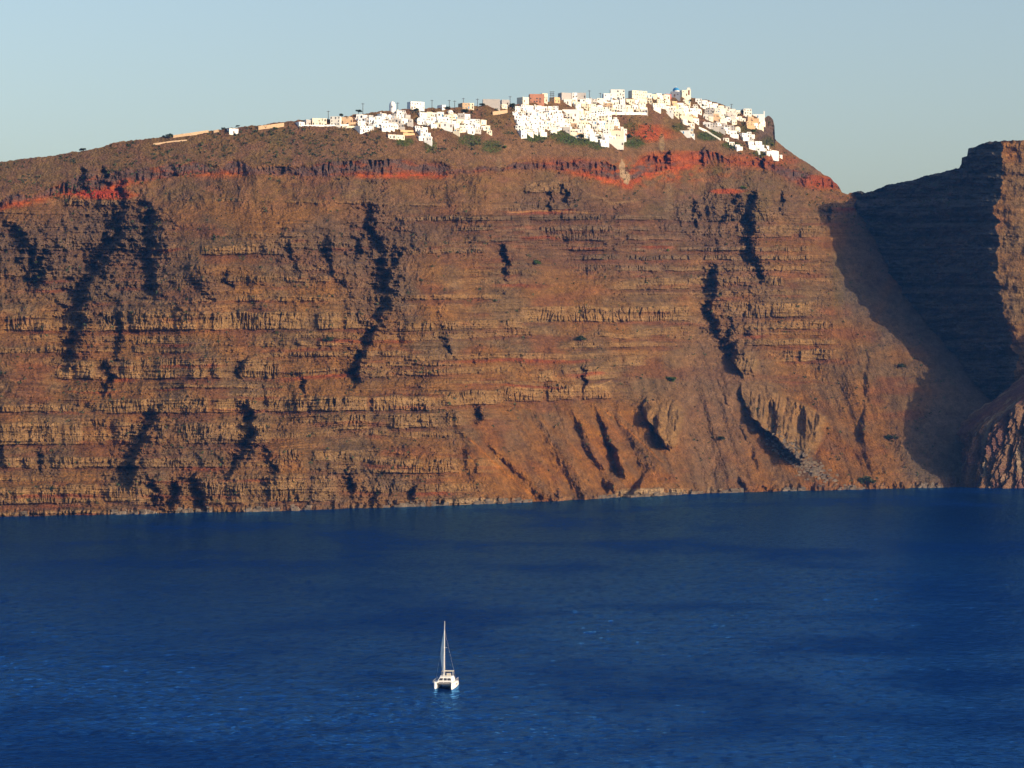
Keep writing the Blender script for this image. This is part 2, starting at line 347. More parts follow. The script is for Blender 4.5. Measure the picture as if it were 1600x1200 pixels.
# rock towers standing out of the lower screes
def outcrop(y0, yb, left, right, h, seed):
    """a crag that steepens out of the scree and ends in a point: its left and right edges by height"""
    nz = 5*fbm(Y/16, X/50, 3, seed)
    xl = interp(Y, [(b_, a_) for a_, b_ in left]) + nz; xr = interp(Y, [(b_, a_) for a_, b_ in right]) + 5*fbm(Y/18, X/50, 3, seed+2)
    ins = ss(-2, 2.5, X-xl)*(1-ss(-12, 4, X-xr))
    return -h*ss(y0, yb-10, Y)*ins*(1-ss(yb-10, yb+10, Y+3*fbm(X/9, Y/9, 2, seed+4)))
tow = outcrop(602,700,[(1015,600),(1003,640),(1012,660),(1046,702)],[(1030,600),(1074,640),(1068,665),(1052,702)],34,101) \
    + outcrop(576,720,[(1152,575),(1160,620),(1172,650),(1216,690),(1252,722)],[(1172,575),(1240,620),(1292,650),(1284,690),(1264,722)],38,103) \
    + outcrop(534,584,[(1142,535),(1144,560),(1158,586)],[(1166,535),(1190,560),(1182,586)],19,105)
rec = 9*blob(992,646,20,22,0.5,0.2,30) + 8*blob(1160,634,16,26,0.5,0.2,31) + 8*blob(1130,556,16,18,0.5,0.2,32)
rec = rec + 15*blob(1204,655,8,24,0.5,0.3,33) + 15*blob(1250,660,7,24,0.5,0.3,34) + 8*blob(1022,668,5,18,.5,.3,35)
rel += tow + rec
towm = np.clip(-tow/14, 0, 1)
# general relief
rough = 1 - 0.72*above
rough = rough*(1-0.6*np.clip(scree*ss(320, 340, Y), 0, 1)) + 0.5*towm
big = fbm(XW/120, Y/150, 3, 111); mid = fbm(XW/30, Y/34, 3, 114); sm = fbm(XW/9, Y/10, 3, 117, 0.6)
peb = np.maximum(fbm(X/4.2, Y/3.6, 2, 118)-0.22, 0); peb2 = np.maximum(fbm(X/9, Y/7, 2, 119)-0.35, 0)
smo = 1-0.6*ss(-0.05, 0.4, fbm(X/75, Y/42, 3, 115))
rel += -10*big*rough - 4.0*mid*rough*smo - 1.7*sm*(0.35+0.65*rough)*smo
pebm = ss(-0.25, 0.4, fbm(X/55, Y/40, 3, 116))
rel -= (2.6*peb*(0.25+0.9*pebm) + 5.0*peb2*pebm)*(0.35+0.65*rough)*smo
# vertical joints in the cliff bands, and blocky columns between them
jt = np.abs(pn(XW/6.5, Y/42, 121)); jt2 = np.abs(pn(XW/3.1, Y/24, 123))
joint = (1-ss(0.0, 0.34, jt))*2.6 + (1-ss(0, 0.4, jt2))*1.1
jm = ss(-0.1, 0.55, fbm(X/60, Y/30, 3, 125))
steepb = np.maximum(steep, rockface)
jb = (1-ss(0.0, 0.34, np.abs(pn(XW/13, Y/60, 129))))*6.0
rel += np.where(band > 0.3, jb*steepb*(0.2+1.1*jm) + 0.4*joint*steepb*jm, joint*steepb*(0.22+1.0*jm))
cw = XW/5.2 + 0.8*pn(X/19, Y/30, 127); ci = np.floor(cw).astype(np.int64); bi_ = np.floor(Y/13 + pn(XW/8, Y/90, 128)).astype(np.int64)
cellr = (_perm[(ci*7 + bi_*131) & 4095] % 97)/97.0 - 0.5
rel += steepb*cellr*3.6*(0.35+0.65*jm)
rel -= 2.2*cliff + 2.0*flow
rel += 0.5*jb*towm + cellr*towm*1.0 - 5*towm*fbm(X/20, Y/30, 3, 126, 0.5)
zone = np.maximum.reduce([blob(170,395,110,100,seed=80), blob(592,410,64,100,seed=81), blob(35,400,60,60,seed=82), blob(480,392,70,42,seed=83)*.8, blob(1120,340,80,50,seed=84)*.8, blob(860,310,70,30,seed=85)*.7, blob(300,455,60,40,seed=86)*.7, blob(1150,480,60,90,seed=87)*.6, blob(290,720,120,70,seed=88)*.5, blob(560,760,90,40,seed=89)*.7, blob(1210,275,70,30,seed=90)*.6])
rel -= zone*(6.5*fbm(X/17, Y/14, 4, 141, 0.6) + 1.8*np.maximum(fbm(X/7, Y/7, 2, 143), 0))
rel += rockface*(-6+0.35*np.clip(225-Y, 0, 45))
face = (1-scree)*(1-above)*(1-np.clip(band*2, 0, 1))*ss(298, 315, Y)*(1-spur)
sl = Y + 7*fbm(X/240, Y/160, 3, 31)
sl = sl + 9*pn(Y/70, X/700, 148)
led = 0.75*fbm(X/260, sl/8.5, 3, 145, 0.65) + 0.5*fbm(X/150, sl/4.2, 2, 146, 0.6); led2 = fbm(X/70, sl/2.4, 2, 147)
rel -= face*(2.1*led + 0.8*led2)
dnr = fbm((X-0.42*(Y-650))/6, Y/60, 3, 173)
rel += np.clip(scree*ss(420, 520, Y), 0, 1)*(0.9*dnr + 2.2*fbm((X-0.3*(Y-650))/17, Y/120, 2, 174))
foot_ = ss(-16, -4, Y-Wl[None, :])
rel += foot_*(7*fbm(X/20, Y*0+3.1, 3, 187) + 3*fbm(X/6, Y/8, 2, 188))
# fluted screes
q = X - 0.85*(Y-650)
flut = blob(880,700,150,90,seed=1)
rel += flut*(-3.2*pn(q/30, Y/260, 131) - 5*pn((X-0.8*(Y-650))/62, Y/400, 132))
rel += -2.5*blob(1110,660,130,140)*fbm((X-0.25*(Y-600))/22, Y/200, 2, 133)
# shade wall: broken ledges
wl2 = spur*ss(0, 20, u)
rel += wl2*(-10*fbm(X/44, Y/15, 4, 137, 0.6) - 3.5*fbm(X/9, Y/8, 3, 139))
# terraces and a rocky knob at the right end of the village
rel *= 1 - 0.7*blob(1000,190,260,34,0.3,0.1)*above
rel *= ss(0.0, 0.02, v)*0.4+0.6
DD = (Dbase + rel).astype(np.float32)
Pz = CAMZ + (600-Y)/F*DD; Px = (X-800)/F*DD
# land behind the skyline, falling gently away
ext = [(8,-0.6),(30,-2.5),(90,-7),(250,-18),(700,-45),(1600,-120),(2600,-330)]
EX, EY, EZ = [], [], []
for d, dz in ext:
    Dn = DD[-1]+d
    EX.append((xs-800)/F*DD[-1]*(1+0*d)+ (xs-800)/F*d); EY.append(Dn)
    EZ.append(np.maximum(Pz[-1]+dz+ (600-Sk)/F*0 , -20))
VX = np.vstack([Px]+[e[None] for e in EX]); VY = np.vstack([DD]+[e[None] for e in EY]); VZ = np.vstack([Pz]+[e[None] for e in EZ])

# ---- albedo
spur = spur
def col(c): return np.array(c, np.float32)[None, None, :]
def mixc(a, b, t): return a*(1-t[..., None]) + b*t[..., None]
n1 = fbm(X/120, Y/70, 4, 151); n2 = fbm(X/28, Y/16, 4, 155); n3 = fbm(X/6, Y/5, 3, 159)
alb = mixc(col((0.215,0.125,0.070))*np.ones_like(X)[..., None], col((0.15,0.105,0.070)), ss(-0.3, 0.35, n1))
alb = mixc(alb, col((0.17,0.085,0.055)), 0.7*ss(0.0, 0.5, fbm(X/90+5, Y/30, 3, 163)))
# upper slope, scrubby olive brown
up = np.maximum(above, (1-ss(300, 350, Y))*(1-ss(1290,1330,X))*0.6)
alb = mixc(alb, mixc(col((0.185,0.13,0.08))*np.ones_like(X)[..., None], col((0.15,0.095,0.07)), ss(-0.3, 0.4, n2)), 0.85*up)
alb = mixc(alb, col((0.20,0.128,0.085)), 0.75*above*blob(860,232,330,22,0.5,0.3,40))
# darker lavas high in the wall
dk = np.maximum.reduce([blob(960,370,270,62,0.5,0.3,41), 0.8*blob(760,365,150,40,0.5,0.3,42), 0.7*blob(560,375,80,50,0.5,0.3,43), 0.8*blob(150,380,140,60,0.5,0.3,44)])
alb = mixc(alb, col((0.125,0.082,0.062)), 0.75*dk)
cl_c = mixc(col((0.295,0.20,0.122))*np.ones_like(X)[..., None], col((0.17,0.125,0.09)), np.clip(dk+0.4*ss(0, 0.5, n2), 0, 1))
alb = mixc(alb, cl_c, 0.9*cliff)
alb = mixc(alb, col((0.125,0.062,0.045)), 0.6*LY['foot'])
alb = mixc(alb, col((0.135,0.10,0.078)), 0.55*zone)
# baked red soils between flows
paleo = (ss(cf, cf+0.08, p)*(1-ss(cf+0.18, cf+0.42, p)))*pres*(1-scree)*ss(0.0, 0.35, fbm(X/110, idx*5.3+2, 2, 167))
alb = mixc(alb, col((0.22,0.075,0.05)), 0.75*paleo)
# orange screes low on the right
orange = np.maximum(blob(900,715,190,90,0.5,0.3,45), blob(1240,700,140,90,0.5,0.3,46))
alb = mixc(alb, mixc(col((0.245,0.12,0.058))*np.ones_like(X)[..., None], col((0.17,0.10,0.062)), ss(-0.25, 0.3, fbm(q/24, Y/120, 3, 171))), 0.55*orange)
dn = fbm((X-0.42*(Y-650))/4.5, Y/55, 3, 173); dn2 = fbm((X-0.3*(Y-650))/15, Y/130, 3, 174)
alb = alb*(1 + np.clip(scree*ss(420, 520, Y), 0, 1)*(0.14*dn + 0.24*dn2))[..., None]
alb = mixc(alb, col((0.165,0.115,0.085)), 0.6*blob(1120,640,70,140,0.5,0.3,47))
alb = mixc(alb, col((0.30,0.21,0.13)), 0.55*towm)
# marker band
hb = np.clip((Y-bt)/np.maximum(bb-bt, 3), 0, 1)
redness = np.clip(0.35 + 0.9*fbm(X/75, Y*0+2.2, 2, 175), 0, 1)
alb = mixc(alb, mixc(col((0.115,0.082,0.076))*np.ones_like(X)[..., None], col((0.20,0.088,0.062)), ss(0.0, 0.5, fbm(X/26, Y/9, 3, 177))), 0.85*np.clip(band*1.6, 0, 1))
redline = np.exp(-((Y-bb-1)/5.0)**2)*np.clip(0.75+0.9*fbm(X/20, Y/5, 3, 179), 0.1, 1)*(1-ss(1290,1320,X))
rl = np.maximum.reduce([blob(150,294,80,26,0.4,0.2,48), blob(20,318,60,22,0.4,0.2,49)*0.9, blob(620,270,85,16,0.4,0.2,50), blob(990,272,120,34,0.4,0.2,51), 0.10+0*X, blob(330,268,60,14)*0.6])
alb = mixc(alb, col((0.36,0.115,0.06)), np.clip(redline*rl, 0, 0.9))
alb = mixc(alb, col((0.36,0.11,0.06)), 0.75*np.maximum.reduce([blob(1010,208,42,12,0.5,0.3,52), blob(1180,252,60,12,0.6,0.3,53)*0.6, blob(1060,246,60,10,0.5,0.3,54)*0.7, blob(1136,299,26,4,0.4,0.2,55), blob(880,252,60,8,0.5,0.3,59)*0.3, blob(1290,285,40,10,0.5,.3,61)*0.8]))
alb = mixc(alb, col((0.36,0.125,0.065)), 0.62*blob(1010,268,100,20,0.6,0.5,71)*ss(-0.2,0.35,fbm(X/14,Y/9,3,189)))
alb = mixc(alb, col((0.42,0.09,0.04)), 0.7*blob(165,304,42,7,0.5,0.3,56))
alb = mixc(alb, col((0.44,0.34,0.25)), 0.9*ss(0.2, 0.6, blob(972,264,4.5,14,0.4,0.35,57)+blob(979,278,5,9,0.4,0.35,58)))
alb = mixc(alb, col((0.12,0.095,0.085)), 0.8*rockface)
# green patches below the village
GREEN = [(632,222,14,6,.8),(672,228,10,10,.6),(735,219,18,9,.7),(768,229,16,10,.7),(834,214,20,7,.9),(880,212,20,9,.8),(905,218,32,9,.9),(935,226,16,8,.8),(990,222,17,9,.9),
         (1108,212,20,8,.9),(1118,203,9,4,.8),(1144,227,15,5,.8),(1186,241,11,5,.8),(1170,202,18,6,.5),(1200,222,10,8,.6),(1062,200,11,7,.6),(1116,262,14,14,.4),(1185,300,30,40,.18),
         (985,200,14,8,.5),(600,215,20,5,.2),(440,215,20,12,.25),(1310,440,9,60,.22),(1020,330,20,10,.2)]
grn = np.zeros_like(X)
for i, (gx, gy, rx, ry, a) in enumerate(GREEN): grn = np.maximum(grn, a*blob(gx, gy, rx, ry, 0.5, 0.35, 70+i))
alb = mixc(alb, mixc(col((0.075,0.085,0.028))*np.ones_like(X)[..., None], col((0.05,0.06,0.03)), ss(-0.2, 0.3, n2)), np.clip(grn, 0, 1))
def pale_line(pl, wd, c_, a_):
    global alb
    q_ = pts(pl); yt = np.interp(X, q_[0], q_[1]) + 1.5*pn(X/14, X*0+.5, 186)
    alb = mixc(alb, col(c_), a_*np.exp(-((Y-yt)/wd)**2)*ss(q_[0][0]-6, q_[0][0]+6, X)*(1-ss(q_[0][-1]-6, q_[0][-1]+6, X)))
pale_line([(795,332),(860,329),(925,333)], 1.3, (0.36,0.23,0.14), 0.8)  # pale footpath across the upper slope
pale_line([(730,682),(780,730),(835,776)], 2.2, (0.36,0.17,0.08), 0.6)  # this and the next: pale orange lines along scree ridge crests
pale_line([(945,640),(990,680),(1035,722)], 2.0, (0.36,0.17,0.08), 0.55)
pale_line([(925,305),(960,318),(1000,312)], 2.0, (0.28,0.20,0.13), 0.5)
pale_line([(910,608),(940,602),(958,592)], 1.0, (0.36,0.25,0.15), 0.6)
alb = mixc(alb, col((0.24,0.18,0.125)), 0.5*blob(1046,312,7,24,0.5,0.4,64)); alb = mixc(alb, col((0.30,0.24,0.17)), 0.6*blob(1034,222,4,16,0.4,0.4,65)); alb = mixc(alb, col((0.26,0.19,0.13)), 0.5*blob(780,255,4,14,0.4,0.4,66))
# wall left of the spur edge painted darker and greyer to deepen its shade
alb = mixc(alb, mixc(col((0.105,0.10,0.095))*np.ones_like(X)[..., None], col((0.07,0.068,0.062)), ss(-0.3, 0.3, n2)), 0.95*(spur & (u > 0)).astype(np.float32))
alb = mixc(alb, col((0.11,0.095,0.08)), np.maximum.reduce([0.85*blob(1470,560,75,220,0.4,0.2,62), 0.75*blob(1352,420,42,90,0.4,0.2,72), 0.75*blob(1410,505,46,60,0.4,0.2,73)])*(1-blob(1395,600,60,60,0.4,0.2,63)))  # spur's cast shadow on the ravine scree deepened in colour, sunlit wedge spared
alb = mixc(alb, col((0.36,0.28,0.20)), 0.8*np.maximum(blob(1018,771,52,9,0.3,0.2,67), blob(745,784,55,6,0.3,0.2,68)*.8)*(flow>0.2))
# wave-washed pale rocks along the water line
sh = ss(0, 1, (Y-(Wl[None, :]-9-5*fbm(X/16, Y*0, 3, 181)))/3)
alb = mixc(alb, col((0.30,0.235,0.17)), 0.35*sh*ss(-0.05, 0.4, fbm(X/45, Y*0+9, 2, 183)))
alb = mixc(alb, col((0.16,0.115,0.075)), 0.6*blob(1650,400,86,170,0.3,0.2,69))
alb = alb*(1 + (face+1.5*spur)*(0.36*led+0.10*led2))[..., None]
alb = alb*(0.58*(1 + 0.28*n2 + 0.24*n3))[..., None]
lum = alb.mean(-1, keepdims=True); alb = (lum + (alb-lum)*1.52)*0.86
alb = np.clip(alb, 0.012, 0.8)
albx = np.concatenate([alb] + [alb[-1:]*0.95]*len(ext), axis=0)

def grid_mesh(name, VX, VY, VZ, alb, mat, wrap=False, smooth=True):
    r, c = VX.shape
    me = bpy.data.meshes.new(name)
    co = np.stack([VX, VY, VZ], -1).reshape(-1, 3).astype(np.float32)
    i = np.arange(r*c).reshape(r, c)
    if wrap: i = np.concatenate([i, i[:, :1]], 1)
    f = np.stack([i[:-1, :-1], i[:-1, 1:], i[1:, 1:], i[1:, :-1]], -1).reshape(-1, 4).astype(np.int32)
    me.vertices.add(len(co)); me.vertices.foreach_set('co', co.ravel())
    me.loops.add(f.size); me.loops.foreach_set('vertex_index', f.ravel())
    me.polygons.add(len(f)); me.polygons.foreach_set('loop_start', np.arange(0, f.size, 4, dtype=np.int32))
    me.polygons.foreach_set('loop_total', np.full(len(f), 4, np.int32))
    me.polygons.foreach_set('use_smooth', np.full(len(f), smooth))
    me.update(calc_edges=True)
    at = me.color_attributes.new('albedo', 'FLOAT_COLOR', 'POINT')
    rgba = np.concatenate([alb.reshape(-1, 3), np.ones((len(co), 1))], 1).astype(np.float32)
    at.data.foreach_set('color', rgba.ravel())
    me.materials.append(mat)
    return link(bpy.data.objects.new(name, me))
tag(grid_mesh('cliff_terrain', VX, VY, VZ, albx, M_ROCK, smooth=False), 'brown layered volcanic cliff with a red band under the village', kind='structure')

def depth(px, py):
    """distance of the terrain seen at pixel (px, py)"""
    j = int(np.clip(np.searchsorted(xs, px), 0, len(xs)-1))
    i = float(np.interp(-py, -Y[:, j], np.arange(NR)))
    i = min(max(i, 0), NR-1); a = int(i); b = min(a+1, NR-1)
    return float(DD[a, j]*(1-(i-a)) + DD[b, j]*(i-a))
def ground(px, py): return ray(px, py, depth(px, py))

# ------------------------------------------------------------------ headland in front of the spur
na, nh = 900, 260
ang = np.linspace(0, 2*np.pi, na, endpoint=False)[None, :]*np.ones((nh, 1)); hh = np.linspace(0, 1, nh)[:, None]*np.ones((1, na))
cxh, cyh = (1745-800)/F*2350, 2350.0
prof = np.where(hh < 0.8, 1.0-0.05*hh/0.8, 0.95*np.sqrt(np.clip(1-((hh-0.8)/0.2)**2, 0, 1)))
cx_, sy_ = np.cos(ang), np.sin(ang)
rr = 100*prof*(1 + 0.035*pn(cx_*2.3+3, sy_*2.3+hh*1.2, 201) + 0.05*fbm(cx_*7+9, sy_*7+hh*2.2, 3, 203) + 0.05*fbm(cx_*30, sy_*30+hh*7, 4, 205, 0.6))
jt = np.abs(fbm(cx_*18+2, sy_*18+hh*1.6, 2, 207))
rr = rr - 9*(1-ss(0, 0.28, jt))*ss(1, 0.8, hh)
fx_ = 1.45*np.sign(cx_)*np.abs(cx_)**0.36; fy_ = 0.80*np.sign(sy_)*np.abs(sy_)**0.36
hx_ = rr*fx_
hz = -4 + hh*(148 + 0.62*np.clip(hx_, -140, 140))*(1+0.08*pn(cx_*3, sy_*3+7, 209)) + 5*fbm(hx_/14, rr*fy_/14, 3, 211)*ss(0.02, .2, hh)
hal = mixc(np.ones_like(hh)[..., None]*col((0.17,0.095,0.055)), col((0.29,0.21,0.135)), ss(0.0, 0.5, fbm(cx_*7, sy_*7+hh*1.5, 3, 213)))
hal = mixc(hal, col((0.14,0.07,0.055)), ss(0.0, 0.4, fbm(cx_*4+5, sy_*4+hh*4, 3, 215)))
hal = hal*0.75
tag(grid_mesh('headland', cxh+rr*fx_, cyh+rr*fy_, hz, hal, M_ROCK, wrap=True, smooth=False), 'rocky brown headland at the water below the shaded spur', kind='structure')

# ------------------------------------------------------------------ sea
m = bpy.data.materials.new('sea_water'); m.use_nodes = True; N = m.node_tree.nodes; L = m.node_tree.links
N.remove(N['Principled BSDF']); OUT = N['Material Output']
t = N.new('ShaderNodeTexCoord')
mp = N.new('ShaderNodeMapping'); mp.inputs['Scale'].default_value = (0.7, 1.0, 1); L.new(t.outputs['Object'], mp.inputs['Vector'])
w1 = N.new('ShaderNodeTexNoise'); w1.inputs['Scale'].default_value = 0.5; w1.inputs['Detail'].default_value = 4; L.new(mp.outputs['Vector'], w1.inputs['Vector'])
b = N.new('ShaderNodeBump'); b.inputs['Strength'].default_value = 0.8; b.inputs['Distance'].default_value = 0.6; L.new(w1.outputs['Fac'], b.inputs['Height'])
df = N.new('ShaderNodeBsdfDiffuse'); df.inputs['Color'].default_value = (0.002, 0.018, 0.095, 1); L.new(b.outputs['Normal'], df.inputs['Normal'])
gl = N.new('ShaderNodeBsdfGlossy'); gl.inputs['Color'].default_value = (0.15, 0.48, 0.95, 1); gl.inputs['Roughness'].default_value = 0.11; L.new(b.outputs['Normal'], gl.inputs['Normal'])
fr = N.new('ShaderNodeFresnel'); fr.inputs['IOR'].default_value = 1.33; L.new(b.outputs['Normal'], fr.inputs['Normal'])
mx = N.new('ShaderNodeMixShader'); wa = N.new('ShaderNodeAttribute'); wa.attribute_name = 'albedo'
ml = N.new('ShaderNodeMath'); ml.operation = 'MULTIPLY'; L.new(fr.outputs[0], ml.inputs[0]); L.new(wa.outputs['Fac'], ml.inputs[1]); L.new(ml.outputs[0], mx.inputs[0]); L.new(df.outputs[0], mx.inputs[1]); L.new(gl.outputs[0], mx.inputs[2]); L.new(mx.outputs[0], OUT.inputs['Surface'])
py_ = np.concatenate([np.arange(1420, 1210, -3.0), np.arange(1210, 742, -0.8)]); px_ = np.concatenate([np.arange(-1400, -40, 8.0), np.arange(-40, 1640, 1.6), np.arange(1640, 3000, 8.0)])
SD = (F*CAMZ/(py_-600))[:, None]*np.ones((1, len(px_))); SX = (px_[None, :]-800)/F*SD
wind = ss(-0.45, 0.35, fbm(SX/170+3, SD/330, 3, 401)) * (0.75+0.25*ss(-0.3, 0.3, fbm(SX/45, SD/80, 2, 405)))
SZ = (0.34*fbm(SX/7.0+0.25*SD/7.0, SD/5.0, 3, 407, 0.6) + 0.26*pn(SX/19, SD/12, 411) + 0.24*pn(SX/3.0, SD/2.2, 413)) * (0.5+0.5*wind)
calm = ss(-0.1, 0.5, fbm(SX/120+7, SD/190+2, 4, 421, 0.55)); fine = fbm(SX/14, SD/22, 4, 425, 0.7)
fleck = ss(0.12, 0.5, fbm(SX/4.5, SD/9, 2, 427, 0.7))
for (gx, gy, rx, ry, a_) in ((1330,1010,170,20,.5),(1000,1085,190,18,.45),(1520,1062,140,24,.5),(330,882,420,9,.4),(610,1058,90,9,.4),(120,1180,140,14,.5),(1050,948,170,8,.35),(1430,965,200,10,.35),(560,1140,200,9,.25)):
    d_ = np.sqrt(((px_[None, :]-gx)/rx)**2 + ((py_[:, None]-gy)/ry)**2) + 0.5*fbm(SX/22, SD/60, 4, 431, 0.6)
    calm = np.maximum(calm, a_/0.45*(1-ss(0.3, 1.3, d_)))
lane = np.clip((1.06 - 0.58*calm + 0.20*fine)*(1-0.42*fleck), 0.25, 1.4)
seao = grid_mesh('sea', SX, SD, SZ, lane[..., None]*np.ones(3, np.float32), m)
seao.data.shade_smooth()
# the rest of the sea lies just under the wavy part
bm_v = len(seao.data.vertices)
import bmesh
bm = bmesh.new(); bm.from_mesh(seao.data)
bm.faces.new([bm.verts.new(p_) for p_ in ((-7000,-2500,-1.3),(7000,-2500,-1.3),(7000,8500,-1.3),(-7000,8500,-1.3))])
bm.to_mesh(seao.data); bm.free()
at_ = seao.data.color_attributes['albedo']
for i in range(len(at_.data)-4, len(at_.data)): at_.data[i].color = (0.9, 0.9, 0.9, 1)
tag(seao, 'deep blue rippled sea below the cliff', kind='structure')

# ------------------------------------------------------------------ boulders at the foot of the wall
rs = random.Random(21); mb = MB()
def rockchunk(c, r):
    vs = []; 
    for dx, dy, dz in ((-1,-1,-1),(1,-1,-1),(1,1,-1),(-1,1,-1),(-1,-1,1),(1,-1,1),(1,1,1),(-1,1,1)):
        f_ = r*rs.uniform(0.55, 1.1); vs.append((c[0]+dx*f_, c[1]+dy*f_, c[2]+dz*f_*0.75))
    mb.add(vs, [(0,3,2,1),(4,5,6,7),(0,1,5,4),(1,2,6,5),(2,3,7,6),(3,0,4,7)])
for i in range(1500):
    px = rs.uniform(-40, 1495); py = float(np.interp(px, *pts(WL))) - abs(rs.gauss(0, 3.2)) + 1.0
    if pn(np.array([px/40]), np.array([0.5]), 301)[0] < 0.0: continue
    rockchunk(ground(px, py), rs.choice((0.5, 0.7, 0.9, 1.2, 1.6, 2.2)))
for i in range(420):
    px = rs.gauss(1255, 28); py = 700 + (px-1225)*0.7 + rs.gauss(0, 9)
    if py < 762: rockchunk(ground(px, py), rs.choice((0.5, 0.8, 1.1, 1.6)))
tag(mb.build('boulders', plain('shore_rock', (0.18, 0.135, 0.095), 0.9, 0.55, 0.25)), 'pale fallen boulders strewn along the waterline', 'rubble', kind='stuff')

# ------------------------------------------------------------------ shrubs and ground cover
rl_ = random.Random(33)
def leafclump(mb_, c, rx, ry, rz, n, size):
    for _ in range(n):
        while True:
            d = Vector((rl_.uniform(-1,1), rl_.uniform(-1,1), rl_.uniform(-1,1)))
            if d.length < 1: break
        q_ = Vector((c[0]+d.x*rx, c[1]+d.y*ry, c[2]+d.z*rz))
        a = Vector((rl_.gauss(0,1), rl_.gauss(0,1), rl_.gauss(0,1))).normalized(); b_ = a.orthogonal().normalized(); c_ = a.cross(b_)
        s_ = size*rl_.uniform(0.6, 1.4)
        mb_.add([q_-b_*s_, q_+c_*s_*0.6, q_+b_*s_, q_-c_*s_*0.6], [(0,1,2,3)])
def crown_mesh(seed, mat, nl=6):
    rl_.seed(seed); m_ = MB()
    for _ in range(nl):
        leafclump(m_, (rl_.uniform(-.55,.55), rl_.uniform(-.55,.55), rl_.uniform(0.35,1.0)), rl_.uniform(.3,.5), rl_.uniform(.3,.5), rl_.uniform(.25,.42), 75, 0.13)
    return m_.mesh('crown', mat)
CROWNS = {'dark': [crown_mesh(400+i, M_LEAF, 5+i) for i in range(4)], 'green': [crown_mesh(420+i, M_GREEN, 5+i) for i in range(3)]}
tm = MB(); tm.tube((0,0,-0.6),(0.04,0,0.25),0.07,0.05); tm.tube((0.04,0,0.2),(-0.25,0.1,0.7),0.05,0.02); tm.tube((0.04,0,0.2),(0.3,-0.1,0.75),0.05,0.02)
TRUNK = tm.mesh('trunk', M_BROWN)
def shrub(px, py, rpx, label, kind='dark', group='shrubs scattered over the cliff and village', squash=0.8, cat='shrub', name='shrub'):
    P_ = ground(px, py); r = rpx*(0.72 if py < 240 else 0.95)*P_.y/F
    o = empty(name, P_, rl_.uniform(0, 6)); o.scale = (r*1.15, r*1.15, r*squash)
    link(bpy.data.objects.new('crown', rl_.choice(CROWNS[kind])), o); link(bpy.data.objects.new('trunk', TRUNK), o)
    tag(o, label, cat, group); return o
SHR = [(838,414,9,'round green bush on the dark upper ledges mid cliff','green'),(907,533,9,'dark round bush on orange scree halfway down the cliff','dark'),
 (1048,597,9,'green bush above the pale rock tower on the scree','green'),(1127,689,8,'flat dark bush low on the grey scree fan','dark'),
 (1354,757,15,'wide dark bush at the waterline below the grey gully','dark'),(513,534,9,'faint olive bush on a ledge left of the long gully','dark'),
 (1042,393,5,'small green bush on the dark right ledges','green'),(1161,296,6,'green bush beside the white speck under the red streak','green'),
 (130,237,8,'lone dark round bush on the bare left skyline','dark'),(256,215,5,'small bush on the left skyline by the tan wall','dark'),
 (266,215,9,'dark spreading bush at the lower end of the tan wall','dark'),(350,203,6,'bush on the skyline left of the low white villa','dark'),
 (372,199,5,'bush behind the roof of the low white villa','dark'),(430,203,6,'green bush under the upper tan terrace wall','green'),
 (560,177,8,'dark tree crown at the top left of the left cluster','dark'),(531,182,7,'round dark tree behind the small left houses','dark'),
 (699,171,7,'dark bush left of the twin utility poles','dark'),(753,167,8,'dark tree left of the long grey block','dark'),(800,168,9,'dark tree at the top left corner of the middle cluster','dark'),
 (905,216,10,'dark bush between green slope and middle cluster houses','dark'),(933,219,11,'brown bush left of the large cream corner house','dark'),
 (983,216,9,'dark bush right of the large cream corner house','dark'),(1053,200,6,'dark bush left of the small lower white houses','dark'),
 (1075,160,8,'dark tree below the bell tower','dark'),(1100,168,8,'dark bush among the houses right of the bell tower','dark'),(1110,177,7,'dark bush above the long bright terrace','dark'),
 (1135,186,7,'bush on the bare gap left of the cliff rock','dark'),(1160,176,6,'dark bush behind the houses near the rock','dark'),(727,176,8,'dark bush on the slope right of the utility poles','dark'),
 (652,174,7,'dark bush under the grey cube house','dark'),(660,178,6,'brown bush on the terrace below the grey cube house','dark'),(788,232,7,'green bush in the ravine left of the middle cluster','green'),
 (1178,206,6,'green bush under the ochre house by the rock','green'),(1205,228,6,'green bush at the foot of the big rock','green'),(1410,575,8,'olive bush on the sunlit scree triangle','dark'),(1390,690,12,'dark bush in the shaded valley floor','dark')]
for px, py, r, lb, kd in SHR: shrub(px, py, r, lb, kd)
rl_.seed(77); gm = MB()
for (gx, gy, rx, ry, a) in GREEN:
    if a < 0.45 or gx > 1300: continue
    for _ in range(int(rx*ry*a*2.0)):
        an = rl_.uniform(0, 6.28); rr_ = math.sqrt(rl_.random())
        px, py = gx+rx*rr_*math.cos(an), gy+ry*rr_*math.sin(an)
        P_ = ground(px, py); leafclump(gm, P_, 0.9, 0.9, 0.5, 6, 0.42)
tag(gm.build('ground_cover', M_GREEN), 'green creepers and scrub covering the slope below the houses', 'ground cover', kind='stuff')

sm = MB(); rl_.seed(91)
for i in range(7500):
    px = rl_.uniform(-30, 1500); top = float(np.interp(px, *pts(SK))); lowy = float(np.interp(px, *pts(WL)))
    py = rl_.uniform(top+4, top+70) if i % 2 else rl_.uniform(top+60, lowy-12)
    if pn(np.array([px/60]), np.array([py/40]), 311)[0] < -0.1: continue
    P_ = ground(px, py); r_ = rl_.choice((0.5, 0.7, 0.9, 1.3, 1.7))
    leafclump(sm, P_+Vector((0, 0, r_*0.4)), r_, r_, r_*0.7, 7, r_*0.55)
tag(sm.build('scrub', M_LEAF), 'low dark scrub dotted over the slopes', 'scrub', kind='stuff')

